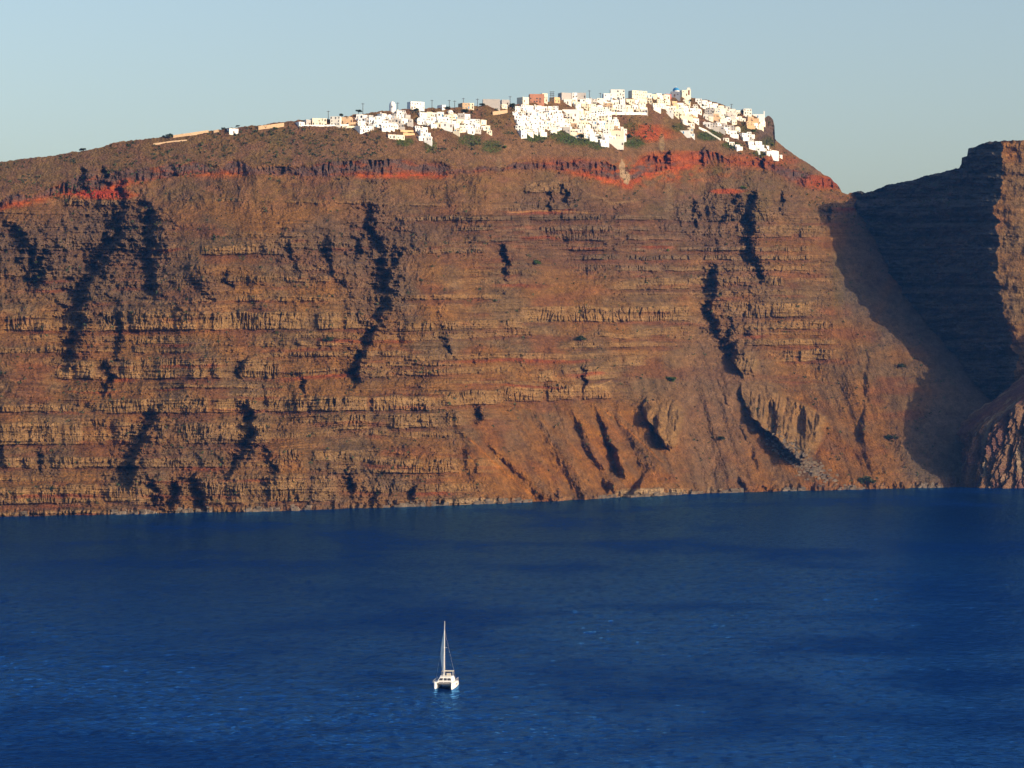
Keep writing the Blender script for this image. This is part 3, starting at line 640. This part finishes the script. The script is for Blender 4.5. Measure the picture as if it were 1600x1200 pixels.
# ------------------------------------------------------------------ village
hr = random.Random(3)
_wc = {}
def win_mesh(nm, w_, h_, mat):
    k_ = (nm, w_, h_, mat.name)
    if k_ not in _wc:
        m_ = MB(); m_.box(-w_/2, w_/2, -0.07, 0.05, 0, h_); _wc[k_] = m_.mesh(nm, mat)
    return _wc[k_]
def opening(nm, root, x, y, z, w_, h_, mat=M_DARK, rz=0):
    o = bpy.data.objects.new(nm, win_mesh(nm, w_, h_, mat)); link(o, root)
    o.location = (x, y, z); o.rotation_euler = (0, 0, rz); return o
NUM = ['no', 'one', 'two', 'three', 'four', 'five', 'six', 'seven', 'eight']
ORD = ['first', 'second', 'third', 'fourth', 'fifth', 'sixth', 'seventh', 'eighth', 'ninth', 'tenth', 'eleventh', 'twelfth', 'thirteenth', 'fourteenth', 'fifteenth', 'sixteenth',
       'seventeenth', 'eighteenth', 'nineteenth', 'twentieth', 'twenty-first', 'twenty-second', 'twenty-third', 'twenty-fourth', 'twenty-fifth', 'twenty-sixth']
HOUSES = []
def house(px, py, wpx, hpx, colr, style=None, rz=None, name='house', nwin=None, dpt=None, label=None, cat='house', group=None, back=0.0, door=None):
    D = depth(px, py) + back
    P_ = ray(px, py, D); sc = D/F
    W_, H_ = wpx*sc, hpx*sc
    d_ = dpt or hr.uniform(6.5, 9.5)
    root = empty(name, P_, hr.choice((hr.uniform(-0.1, 0.25), hr.uniform(0.2, 0.8), hr.uniform(0.2, 0.8))) if rz is None else rz)
    style = style or hr.choice(('flat','flat','step','step','vault','chimney','terrace','terrace','terrace'))
    mat = PLASTER[colr]
    wb = MB(); y0 = -0.6; x0, x1 = -W_/2, W_/2
    floors = 1 if H_ < 4.6 else (2 if H_ < 8 else 3)
    if style == 'step' and H_ > 4.2:
        hl = H_*0.55; cut = hr.choice((-1, 0, 1))
        wb.parapet(x0, x1, y0, y0+d_, -4, hl)
        a, b_ = (x0+0.4, x1-0.4) if cut == 0 else ((x0+W_*0.35, x1-0.35) if cut > 0 else (x0+0.35, x1-W_*0.35))
        wb.parapet(a, b_, y0+2.4, y0+d_+3, hl-0.6, H_)
        top = (a, b_, y0+2.4)
    else:
        hl = H_ if style != 'vault' else H_*0.66
        wb.parapet(x0, x1, y0, y0+d_, -4, hl); top = None
    link(bpy.data.objects.new('wall', wb.mesh('wall', mat)), root)
    nw = nwin if nwin is not None else max(2, min(4, int(W_/2.4)))
    cnt = 0
    fl_h = hl/max(1, round(hl/3.0)); nf = max(1, int(round(hl/3.0)))
    dcol = door or hr.choice(('blue', 'brown', 'dark', 'brown', 'none'))
    dm = {'blue': M_BLUE, 'brown': M_BROWN, 'dark': M_DARK, 'none': None}[dcol]
    slots = max(2, int(W_/2.4))
    di = hr.randrange(slots)
    for f_ in range(nf):
        for k_ in range(slots):
            xw = x0 + W_*(k_+0.5)/slots
            if f_ == 0 and k_ == di and dm:
                opening('door', root, xw, y0, 0.1, 1.1, min(2.2, fl_h*0.8), dm); continue
            if cnt < nw*nf and hr.random() < 0.8:
                opening('window', root, xw+hr.uniform(-.45,.45), y0, f_*fl_h+fl_h*hr.uniform(.12,.36), hr.choice((0.7, 0.9, 1.1, 1.5)), min(hr.choice((1.0, 1.3, 1.9)), fl_h*0.6)); cnt += 1
    if hr.random() < 0.5: opening('window', root, x1, y0+d_*0.4, fl_h*0.35, 0.9, 1.2, M_DARK, R(90)); cnt += 1
    if top:
        for xw in (top[0]+(top[1]-top[0])*0.3, top[0]+(top[1]-top[0])*0.7):
            if hr.random() < 0.8: opening('window', root, xw, top[2], hl+0.5, 0.9, min(1.5, (H_-hl)*0.6)); cnt += 1
    feat = 'flat roof'
    if top: feat = 'set-back upper storey'
    if style == 'vault':
        vb = MB(); n_ = 8; rw = W_/2-0.15; hv = H_*0.34+0.4
        vs = []
        for yy_ in (y0+0.15, y0+d_-0.1):
            for k_ in range(n_+1):
                a = math.pi*k_/n_; vs.append((rw*math.cos(a), yy_, hl-0.4+hv*math.sin(a)))
        fs = [(k_, k_+1, n_+2+k_, n_+1+k_) for k_ in range(n_)] + [tuple(range(n_+1))[::-1], tuple(range(n_+1, 2*n_+2))]
        vb.add(vs, fs); vb.build('roof', mat, root, True); feat = 'barrel-vaulted roof'
    if style == 'chimney':
        cb = MB(); cb.box(-W_*0.3, -W_*0.3+0.7, 2.5, 3.2, hl-0.6, hl+1.1); cb.box(-W_*0.3-.15, -W_*0.3+0.85, 2.35, 3.35, hl+1.1, hl+1.3)
        cb.build('chimney', mat, root); feat = 'chimney'
    if style == 'terrace':
        tb = MB(); tb.parapet(x0-0.8, x1+0.8, y0-2.6, y0-0.05, -5, 0.9, 0.22, 0.75); tb.build('terrace', mat, root); feat = 'walled front terrace'
    HOUSES.append(dict(o=root, px=px, py=py, col=colr, fl=floors if not top else 2, feat=feat, nw=cnt, door=dcol, label=label, reg=None))
    if label: tag(root, label, cat, group)
    return root
def inpoly(x, y, poly):
    r = False; n = len(poly); j = n-1
    for i in range(n):
        xi, yi = poly[i]; xj, yj = poly[j]
        if (yi > y) != (yj > y) and x < (xj-xi)*(y-yi)/(yj-yi)+xi: r = not r
        j = i
    return r
def fill(reg, where, poly, step, tilt, wr, hr_, cols, excl=()):
    xa = min(p_[0] for p_ in poly); xb = max(p_[0] for p_ in poly); ya = min(p_[1] for p_ in poly); yb = max(p_[1] for p_ in poly)
    xm = (xa+xb)/2; n0 = len(HOUSES); row = 0
    c_ = yb + abs(tilt)*(xb-xa)/2 - 0.5
    while c_ > ya - abs(tilt)*(xb-xa)/2:
        x = xa + hr.uniform(-2, 4); k_ = 0
        while x < xb:
            wv = hr.uniform(*wr)*0.80; xc = x+wv/2; yb_ = c_ + tilt*(xc-xm) + hr.uniform(-1.6, 1.6)
            if inpoly(xc, yb_, poly) and not any(inpoly(xc, yb_, e) for e in excl):
                hv = hr.uniform(*hr_)*0.84
                house(xc, yb_, wv, hv, hr.choice(cols)); HOUSES[-1].update(reg=where, row=row); k_ += 1
            x += wv + hr.choice((-1.0, -0.6, -0.3, 0.2, 0.8))
        if k_: row += 1
        c_ -= step*0.9
W3 = ['white']*6 + ['ivory']*3 + ['cream']*2 + ['grey']
C3 = ['ivory']*4 + ['cream']*3 + ['white']*4 + ['grey', 'tan']
# left cluster
fill('a', 'left cluster under the domed tower', [(557,184),(585,181),(625,179),(645,180),(652,194),(640,199),(618,207),(596,206),(575,206),(558,206)], 8, 0.03, (9,17), (7,11), W3)
fill('a2', 'left cluster under the grey cube', [(652,182),(700,178),(722,182),(745,190),(766,196),(767,210),(712,210),(705,200),(665,200),(652,196)], 8, 0.08, (9,16), (7,10), W3+['grey'])
fill('a3', 'stepped white cascade', [(646,202),(662,202),(676,226),(658,226)], 7.5, 0.1, (11,14), (8,11), ['white'])
fill('a4', 'cream foot of the left cluster', [(606,214),(633,212),(634,224),(612,224)], 8, 0.05, (12,19), (7,9), ['cream', 'ivory'])
# middle cluster
fill('b', 'white half of middle cluster', [(802,174),(830,170),(855,166),(872,168),(880,176),(882,190),(872,202),(862,208),(838,210),(815,216),(811,200),(805,190)], 8, -0.02, (9,15), (7.5,11), ['white']*8+['ivory']*2)
fill('b2', 'right half of middle cluster', [(884,176),(903,178),(945,172),(958,184),(968,194),(975,204),(975,224),(945,228),(930,216),(915,218),(895,214),(884,206),(878,198)], 8, 0.08, (10,17), (7,11), C3)
# ridge between middle cluster and dome
fill('c', 'ridge row left of the blue dome', [(878,160),(900,158),(940,158),(985,160),(1012,162),(1012,178),(950,178),(942,172),(905,174),(896,168)], 8, 0.0, (10,17), (7.5,11.5), C3)
fill('k', 'short row left of the red wall', [(1010,150),(1040,150),(1044,160),(1012,162)], 8, 0.0, (10,15), (7.5,10), C3)
fill('d', 'slope below the blue dome', [(1016,160),(1040,158),(1080,162),(1092,172),(1095,192),(1084,196),(1066,184),(1040,178),(1022,170)], 8, 0.16, (10,16), (7,10), C3+['ochre'])
fill('e', 'crest right of the bell tower', [(1084,158),(1110,162),(1132,170),(1152,178),(1164,186),(1150,196),(1128,192),(1098,190),(1096,174)], 8, 0.30, (9,15), (7,10), C3)
fill('f', 'long diagonal terrace below the crest', [(1096,196),(1128,192),(1146,200),(1160,210),(1150,216),(1130,210),(1100,204)], 7.5, 0.32, (11,17), (7,11), W3)
fill('g', 'houses beside the big rock', [(1164,188),(1180,188),(1192,194),(1192,204),(1178,205),(1164,198)], 8, 0.25, (9,14), (8,12), C3+['ochre'])
fill('h', 'white tail below the big rock', [(1154,208),(1166,210),(1184,222),(1200,232),(1216,243),(1204,247),(1188,240),(1170,230),(1156,219)], 8, 0.62, (11,16), (8,11), ['white']*3+['ivory'])
fill('i', 'small strip on the green slope', [(1128,217),(1136,216),(1160,231),(1156,235),(1136,225)], 9, 0.55, (10,13), (5,7), ['white', 'ivory'])
fill('j', 'ochre ruins above the small lower houses', [(1062,192),(1078,194),(1092,204),(1086,208),(1070,202)], 8, 0.3, (10,14), (6,9), ['ochre', 'cream', 'ivory'])
lone = 'landmark buildings of the village'
def lm(px, py, w_, h_, c_, lb, **k_): return house(px, py, w_, h_, c_, label=lb, **k_)
# left outliers
lm(471,196.5,10,6,'white','small white cube house at the far left end of the village', style='flat', nwin=1)
lm(481.5,196,8,9,'grey','narrow grey-white house second from the village left end', style='flat', nwin=0)
lm(499,196,23,11,'cream','long cream house with two storeys on the white retaining wall', style='flat', nwin=4)
lm(524,196,16,14,'ivory','tall ivory two-storey house with dark windows near the left pole', style='flat', nwin=4)
lm(537,193,8,10,'tan','narrow tan stone house beside the tall ivory house', style='flat', nwin=0)
lm(546,192,11,10,'tan','tan house under the dark tree at the left cluster edge', style='vault', nwin=0)
lm(571,206,24,9,'white','long white terrace house at the lowest left of the left cluster', style='flat', nwin=4)
lm(689,199,36,7,'white','long low white building right of the stepped cascade', style='flat', nwin=4, rz=0.0)
lm(652,171,23,12,'white','white cube house with grey shaded side on the left skyline', style='flat', nwin=3, rz=0.42)
lm(693,171,7,7,'white','tiny white cube on the skyline beside the utility poles', style='flat', nwin=1)
lm(728,170,13,9,'tan','tan stone house on the skyline with dark openings', style='flat', nwin=3)
lm(736,170,9,9,'cream','narrow cream house attached to the tan skyline house', style='flat', nwin=1)
lm(768,167,27,12,'grey','long grey concrete block on the skyline', style='flat', nwin=0, rz=0.1)
lm(790,164,12,8,'grey','low grey house right of the long grey block', style='flat', nwin=0)
lm(788,169,10,6,'cream','small cream cube with one window above the ravine', style='flat', nwin=1)
lm(839,161,23,14,'terracotta','terracotta red block on the skyline above the middle cluster', style='flat', nwin=2, rz=0.12)
lm(851,159,9,13,'cream','cream wing beside the terracotta red block', style='flat', nwin=1)
lm(821,160,12,8,'cream','cream house left of the terracotta red block', style='flat', nwin=0)
lm(870,160,12,8,'ochre','ochre house by the power pylon', style='flat', nwin=1)
lm(885,153,17,8,'grey','grey stone block on the ridge right of the pylon', style='flat', nwin=0)
lm(898,153,8,8,'white','slim white house between two grey blocks', style='flat', nwin=2)
lm(909,153,13,8,'grey','grey house with wide wall on the middle ridge', style='flat', nwin=0)
lm(965,156,22,16,'ivory','tallest ivory house on the ridge left of the dome', style='flat', nwin=5, rz=0.1)
lm(950,156,14,10,'white','white house stepping down beside the tallest ivory house', style='flat', nwin=2)
lm(999,155,28,13,'cream','wide cream flat-roofed house on the ridge left of the dome', style='flat', nwin=5)
lm(957,214,36,10,'cream','large cream corner building, lowest right of the middle cluster', style='flat', nwin=3, rz=0.05)
lm(958,227,33,10,'ivory','blank ivory retaining building at the middle cluster foot', style='flat', nwin=1, rz=0.05)
lm(892,182,27,11,'white','large plain white building in the centre of the middle cluster', style='flat', nwin=1, rz=0.0)
lm(818,215,12,11,'white','white end house at the lower left foot of middle cluster', style='flat', nwin=3)
lm(812,206,13,10,'white','white house with windows above the middle cluster lower-left end', style='flat', nwin=3)
lm(1044,150,11,3,'red','low red-walled building left of the blue domed church', style='flat', nwin=0)
lm(1070,150,10,9,'cream','cream house between the blue dome and bell tower', style='flat', nwin=1)
lm(1168,183,13,13,'ivory','tall ivory house near the rock, right end of the crest', style='flat', nwin=3)
lm(1180,196,12,11,'ochre','ochre house with two windows against the big rock', style='flat', nwin=2)
lm(1068,209,22,5,'white','low white house on the red slope below the dome', style='flat', nwin=1)
lm(1080,213,11,4,'white','tiny white hut, lower of the pair on red slope', style='flat', nwin=0)
lm(1207,245,21,9,'white','plain white house with grey side, lowest end of the tail', style='flat', nwin=1, rz=0.35)
lm(1219,246,7,4,'ivory','tiny ivory hut at the very end of the tail', style='flat', nwin=0)
lm(365,209,15,8,'white','low white villa alone on the bare left slope', style='flat', nwin=0, rz=0.5)
# domed round tower on the left skyline
P_ = ground(613, 172); o = empty('domed_tower', P_); s_ = P_.y/F*1.2
t_ = MB(); t_.tube((0,0,-4),(0,0,6.2*s_),4.4*s_,4.1*s_,16); t_.build('wall', PLASTER['white'], o)
t_ = MB(); t_.dome((0,0,6.2*s_-0.02),4.1*s_,4.1*s_,5.2*s_); t_.build('dome', PLASTER['white'], o, True)
opening('window', o, 0, -4.25*s_, 2, 0.9, 1.3)
tag(o, 'white round tower with pointed dome on the left skyline', 'tower')
# blue domed church with bell tower
P_ = ground(1056, 151); o = empty('domed_church', P_); s_ = P_.y/F
t_ = MB(); t_.parapet(-7.5*s_,7*s_,-0.5,9,-4,8*s_); t_.build('wall', M_SLATE, o)
t_ = MB(); t_.tube((0.8*s_,4,7*s_),(0.8*s_,4,10*s_),5.3*s_,5.3*s_,14); t_.build('drum', PLASTER['white'], o)
t_ = MB(); t_.dome((0.8*s_,4,10*s_-0.01),5.5*s_,5.5*s_,5.0*s_); dm_ = t_.build('dome', M_BLUE, o, True)
t_ = MB(); t_.box(.8*s_-.12,.8*s_+.12,3.9,4.1,15*s_-.3,15*s_+1.2); t_.box(.8*s_-.5,.8*s_+.5,3.92,4.08,15*s_+.5,15*s_+.75); t_.build('cross', PLASTER['white'], dm_)
opening('door', o, -2*s_, -0.5, 0.1, 1.3, 2.3, M_BROWN); opening('window', o, 3*s_, -0.5, 1.6, 0.9, 1.3)
tag(o, 'church with bright blue dome and grey walls on the highest ridge', 'church')
P_ = ground(1076, 152); o = empty('bell_tower', P_); s_ = P_.y/F
t_ = MB(); t_.box(-3.6*s_,3.6*s_,-1,3,-4,3.5*s_); t_.box(-3.4*s_,-1.6*s_,-.9,2.9,3.5*s_,11*s_); t_.box(1.6*s_,3.4*s_,-.9,2.9,3.5*s_,11*s_); t_.box(-3.6*s_,3.6*s_,-1,3,11*s_,12*s_); t_.box(-2.2*s_,2.4*s_,-.6,2.6,12*s_,15*s_); t_.build('wall', PLASTER['ivory'], o)
t_ = MB(); t_.box(-1.6*s_+.02,1.6*s_-.02,.9,1.1,3.6*s_,10.9*s_); t_.build('louvre', PLASTER['terracotta'], o)
tag(o, 'square bell tower with dark opening beside the blue dome', 'tower')
# chapel on the right end
P_ = ground(1184, 184); o = empty('chapel', P_); s_ = P_.y/F
t_ = MB(); t_.parapet(-8*s_,9*s_,-.5,6,-4,5.5*s_); t_.build('wall', PLASTER['white'], o)
t_ = MB(); t_.box(9.1*s_,11*s_,-.3,.6,-3,10.5*s_); t_.build('belfry', PLASTER['white'], o)
opening('door', o, 0, -.5, .1, 1.1, 2.1, M_BLUE)
tag(o, 'long white chapel with slim belfry on top of the rock', 'chapel')
# free-standing walls
def wallrun(pl, hpx, colr, label, name='garden_wall'):
    mbw = MB(); q_ = [ground(x, y) + Vector((0,-0.8,0)) for x, y in pl]; base = q_[0].copy()
    for a, b_ in zip(q_[:-1], q_[1:]):
        h_ = hpx*a.y/F; n_ = (b_-a); n_.z = 0; n_ = Vector((-n_.y, n_.x, 0)).normalized()*0.6
        vs = [a-base, b_-base, b_+n_-base, a+n_-base]
        vv = [p_+Vector((0,0,-3)) for p_ in vs] + [p_+Vector((0,0,h_)) for p_ in vs]
        mbw.add(vv, [(0,3,2,1),(4,5,6,7),(0,1,5,4),(1,2,6,5),(2,3,7,6),(3,0,4,7)])
    o = mbw.build(name, PLASTER[colr]); o.location = base; tag(o, label, 'wall', 'walls around the village'); return o
wallrun([(271,214.5),(300,210.5),(326,206.5)], 3.2, 'tan', 'long tan stone wall climbing the bare left skyline')
wallrun([(334,206.5),(342,205)], 2.6, 'tan', 'short tan wall stub left of the low white villa')
wallrun([(404,202),(425,199.5),(444,197)], 5.0, 'tan', 'high tan terrace wall between villa and village')
wallrun([(240,225),(270,221),(292,219)], 0.9, 'tan', 'thin pale roadside wall on the bare left slope')
wallrun([(466,197),(500,196.6),(530,196.3),(545,195.6)], 1.6, 'white', 'low white wall under the small left houses')
wallrun([(535,199),(558,200.5)], 3.2, 'cream', 'cream wall at the lower left corner of the left cluster')
wallrun([(545,194),(566,193)], 2.6, 'tan', 'tan wall above the cream wall of the left cluster')
wallrun([(626,205),(646,206)], 2.2, 'ochre', 'upper ochre terrace wall left of the white cascade')
wallrun([(630,210),(648,210.5)], 2.2, 'ochre', 'lower ochre terrace wall left of the white cascade')
wallrun([(945,173),(956,178),(980,178.5),(1010,178.8)], 3.0, 'white', 'curved white terrace wall above the brown gap')
wallrun([(770,179),(793,176)], 4.5, 'tan', 'tan stone terrace wall above the ravine')
wallrun([(1092,200),(1104,205),(1116,213),(1126,219)], 2.0, 'ivory', 'pale stepped path wall descending the green slope')
wallrun([(860,208),(878,202)], 2.2, 'ivory', 'ivory wall along the green slope of the middle cluster')
# labels for the row houses
byreg = {}
for h in HOUSES:
    if h['label'] is None: byreg.setdefault(h['reg'], []).append(h)
ROWN = ['lowest', 'second-lowest', 'third', 'fourth', 'fifth', 'sixth', 'seventh', 'eighth', 'ninth']
for reg, hs in byreg.items():
    rows = {}
    for h in hs: rows.setdefault(h['row'], []).append(h)
    for ri, rk in enumerate(sorted(rows)):
        rw = sorted(rows[rk], key=lambda h: h['px'])
        for i, h in enumerate(rw):
            where = ('%s house, %s along the %s row' % (ORD[i], '', '')) if False else ''
            rname = ROWN[ri] + ' row'
            look = '%s %s house' % (h['col'] if h['col'] != 'grey' else 'grey-white', {'flat roof':'flat-roofed','set-back upper storey':'stepped','barrel-vaulted roof':'vaulted','chimney':'chimneyed','walled front terrace':'terraced'}[h['feat']])
            pos = 'only one in' if len(rw) == 1 else ORD[i] + ' in'
            h['o']['label'] = '%s, %s %s, %s' % (look, pos, rname, reg)
            h['o']['category'] = 'house'; h['o']['group'] = 'whitewashed houses of the clifftop village'
for h in HOUSES:
    if h['label']: h['o']['category'] = 'house'; h['o']['group'] = 'whitewashed houses of the clifftop village'
print('HOUSES', len(HOUSES), {k_: len(v_) for k_, v_ in byreg.items()})

# ------------------------------------------------------------------ utility poles on the skyline
def pole(px, py, hpx, label, cross=1, group='utility poles along the ridge'):
    P_ = ground(px, py); s_ = P_.y/F; h_ = hpx*s_
    o = empty('utility_pole', P_); t_ = MB(); t_.tube((0,0,-2),(0,0,h_),0.32,0.22); t_.build('post', M_POLE, o)
    for k_ in range(cross):
        c_ = MB(); c_.box(-1.4,1.4,-0.42,-0.24,h_-0.9-k_*2.0,h_-0.6-k_*2.0); c_.build('crossarm', M_POLE, o)
    return tag(o, label, 'utility pole', group)
for a in [(513,190,17,'thin pole between the long cream house and tall ivory house'),(567,178,17,'thin pole at the upper left corner of left cluster'),(621.5,172,12,'short pole right of the domed round tower'),
          (675,170,14,'tall dark pole right of the white skyline cube house',),(702,170,14,'left one of the twin poles on the skyline'),(710.5,170,13,'right one of the twin poles on the skyline'),
          (724,168,15,'thin pole left of the tan skyline house'),(746,167,13,'pole left of the long grey block'),(921,156,15,'thin pole on the ridge right of the grey blocks'),(938,155,10,'short pole left of the tallest ivory house'),
          (1143,170,8,'short pole on the falling crest right of the dome'),(797,164,14,'thin pole above the ravine')]: pole(*a)
P_ = ground(862.5, 160); s_ = P_.y/F; o = empty('power_pylon', P_)
for dx in (-1.0, 1.0):
    t_ = MB(); t_.tube((dx,0,-2),(dx,0,17*s_),0.3,0.25); t_.build('post', M_POLE, o)
for z_ in (16.5, 13.5, 11): t_ = MB(); t_.box(-2.2,2.2,-.5,-.3,z_*s_-.2,z_*s_+.2); t_.build('crossarm', M_POLE, o)
tag(o, 'twin-post power pylon with crossarms right of the terracotta block', 'pylon')

# ------------------------------------------------------------------ catamaran
M_GEL = plain('white_gelcoat', (0.82, 0.80, 0.76), 0.35, 0.06, 0.5, 0.5)
M_SAIL = plain('sailcloth', (0.85, 0.84, 0.80), 0.7, 0.12, 0.4)
M_ALU = plain('pale_alloy', (0.62, 0.58, 0.52), 0.4, 0.1, 1, 0.5)
M_NET = plain('dark_netting', (0.05, 0.05, 0.055), 0.9, 0.2, 3)
M_CANV = plain('canvas', (0.55, 0.50, 0.42), 0.8, 0.1)
Db = F*CAMZ/(1076.5-600)
boat = empty('catamaran', Vector(((696-800)/F*Db, Db+4.5, 0)), R(-6.5))
boat.scale = (0.95, 0.95, 0.97)
tag(boat, 'white sailing catamaran with raised mainsail alone on the blue sea', 'sailboat')
# local axes: bow towards -Y (the camera), length 12.4 m, beam 6.6 m
def hull(cx_):
    st = [(-6.2,0.05,2.05,0.2),(-5.9,0.22,2.05,-0.3),(-4.5,0.55,2.0,-0.6),(-2,0.78,1.9,-0.7),(1.5,0.82,1.8,-0.7),(4.5,0.74,1.6,-0.55),(5.6,0.66,0.8,-0.35),(6.2,0.6,0.55,-0.2)]
    vs = []; fs = []; n_ = 7
    for (y, hw, zt, zb) in st:
        for (a, b_) in ((-1,1),(-1.0,0.72),(-0.86,0.35),(0,0),(0.86,0.35),(1.0,0.72),(1,1)):
            vs.append((cx_+a*hw, y, zb+(zt-zb)*b_))
    for i in range(len(st)-1):
        for k_ in range(n_):
            j = (k_+1) % n_; fs.append((i*n_+k_, i*n_+j, (i+1)*n_+j, (i+1)*n_+k_))
    fs += [tuple(range(n_))[::-1], tuple(range((len(st)-1)*n_, len(st)*n_))]
    return vs, fs
for cx_ in (-2.62, 2.62):
    h_ = MB(); h_.add(*hull(cx_)); ho = h_.build('hull', M_GEL, boat)
    sgn = 1 if cx_ > 0 else -1
    wv = MB(); wv.box(cx_+sgn*0.80, cx_+sgn*0.86, -2.0, 1.4, 0.95, 1.3); wv.build('window', M_DARK, ho)
    ru = MB(); ru.box(cx_-.04, cx_+.04, 5.2, 5.8, -1.0, -0.3); ru.build('rudder', M_GEL, ho)
d_ = MB(); d_.box(-1.95, 1.95, -1.9, 5.4, 0.85, 1.9); d_.build('bridgedeck', M_GEL, boat)
d_ = MB(); d_.box(-1.9, 1.9, -5.15, -1.95, 1.72, 1.78); d_.build('trampoline', M_NET, boat)
d_ = MB(); d_.tube((-2.5,-5.3,1.86),(2.5,-5.3,1.86),0.12,0.12,8); d_.build('crossbeam', M_ALU, boat)
c_ = MB()
lo = [(-2.35,-2.4,1.88),(2.35,-2.4,1.88),(2.55,3.0,1.88),(-2.55,3.0,1.88)]; hi = [(-1.75,-1.0,3.15),(1.75,-1.0,3.15),(2.15,3.0,3.25),(-2.15,3.0,3.25)]
c_.add(lo+hi, [(0,3,2,1),(4,5,6,7),(0,1,5,4),(1,2,6,5),(2,3,7,6),(3,0,4,7)]); cab = c_.build('cabin', M_GEL, boat)
def lerp3(a, b_, t_): return tuple(a[i]*(1-t_)+b_[i]*t_ for i in range(3))
for k_ in range(3):
    a0, a1 = 0.06+k_*0.31, 0.06+k_*0.31+0.26
    bl = lerp3(lo[0], lo[1], a0); br = lerp3(lo[0], lo[1], a1); tl = lerp3(hi[0], hi[1], a0); tr = lerp3(hi[0], hi[1], a1)
    q4 = [lerp3(bl, tl, .3), lerp3(br, tr, .3), lerp3(br, tr, .78), lerp3(bl, tl, .78)]
    w_ = MB(); f4 = [(p_[0], p_[1]-0.05, p_[2]+.03) for p_ in q4]; w_.add(q4+f4, [(4,5,6,7),(0,1,5,4),(1,2,6,5),(2,3,7,6),(3,0,4,7)]); w_.build('window', M_DARK, cab)
bi = MB(); bi.box(-1.7, 1.9, 2.6, 5.2, 4.55, 4.66); bim = bi.build('bimini', M_CANV, boat)
for x_ in (-1.6, 1.8):
    for y_ in (2.7, 5.1):
        s_ = MB(); s_.tube((x_, y_, 1.85), (x_, y_, 4.55), 0.045); s_.build('strut', M_ALU, bim)
hb_ = MB(); hb_.box(-0.2, 1.1, 3.2, 3.7, 3.2, 3.95); hb_.build('helm_seat', M_CANV, boat)
ma = MB(); ma.tube((-0.3,-0.9,3.0),(-0.3,-0.55,20.3),0.15,0.08,8); mast = ma.build('mast', M_ALU, boat)
sp = MB(); sp.tube((-1.1,-.7,12.2),(.5,-.7,12.2),0.035); sp.build('spreader', M_ALU, mast)
bo = MB(); bo.tube((-0.3,-0.7,4.6),(-1.15,5.0,4.75),0.14,0.12,8); bo.build('boom', M_ALU, boat)
# mainsail: twisted away to one side, cloth a few millimetres thick
sv = []; sf = []; nu, nv = 8, 20
for side in (0, 0.012):
    for j in range(nv+1):
        tv = j/nv; z = 4.95 + 14.9*tv; ch = 5.3*(1-tv)**0.8*(1-0.05*tv)+0.35
        tw = 0.20 + 0.24*math.sin(math.pi*min(1, tv*1.15))
        my = -0.78+0.30*tv
        for i in range(nu+1):
            tu = i/nu; cam_ = 0.10*ch*4*tu*(1-tu)*0.9
            sv.append((-0.36 - math.sin(tw)*ch*tu - cam_ - side, my+0.14+math.cos(tw)*ch*tu, z))
n1_ = (nu+1)*(nv+1)
for j in range(nv):
    for i in range(nu):
        a = j*(nu+1)+i
        sf.append((a, a+1, a+nu+2, a+nu+1)); sf.append((n1_+a, n1_+a+nu+1, n1_+a+nu+2, n1_+a+1))
sm_ = MB(); sm_.add(sv, sf); sm_.build('mainsail', M_SAIL, boat, True)
fs_ = MB(); fs_.tube((0,-5.3,1.95),(-0.3,-0.65,17.6),0.07,0.05); fs_.build('furled_jib', M_SAIL, boat)
for x_ in (-3.3, 3.3):
    st_ = MB(); st_.tube((x_, 0.3, 1.8), (-0.3, -0.6, 17.4), 0.010); st_.build('shroud', M_ALU, boat)
    rb = MB()
    for y_ in (-5.6,-3.8,-2.0,-0.2,1.6,3.4,5.0): rb.tube((x_*0.98, y_, 1.75), (x_*0.98, y_, 2.6), 0.03)
    rb.tube((x_*0.98,-5.6,2.6),(x_*0.98,5.0,2.6),0.025); rb.build('railing', M_ALU, boat)

# ------------------------------------------------------------------ air
hz_ = MB(); hz_.box(-7200, 7200, -2700, 8700, -340, 396)
M_AIR = bpy.data.materials.new('sea_air'); M_AIR.use_nodes = True; N = M_AIR.node_tree.nodes
N.remove(N['Principled BSDF']); pv = N.new('ShaderNodeVolumePrincipled')
pv.inputs['Color'].default_value = (0.08, 0.32, 1.0, 1); pv.inputs['Density'].default_value = 0.000026; pv.inputs['Anisotropy'].default_value = 0.0
M_AIR.node_tree.links.new(pv.outputs['Volume'], N['Material Output'].inputs['Volume'])
tag(hz_.build('haze', M_AIR), 'thin blue sea haze', kind='stuff')
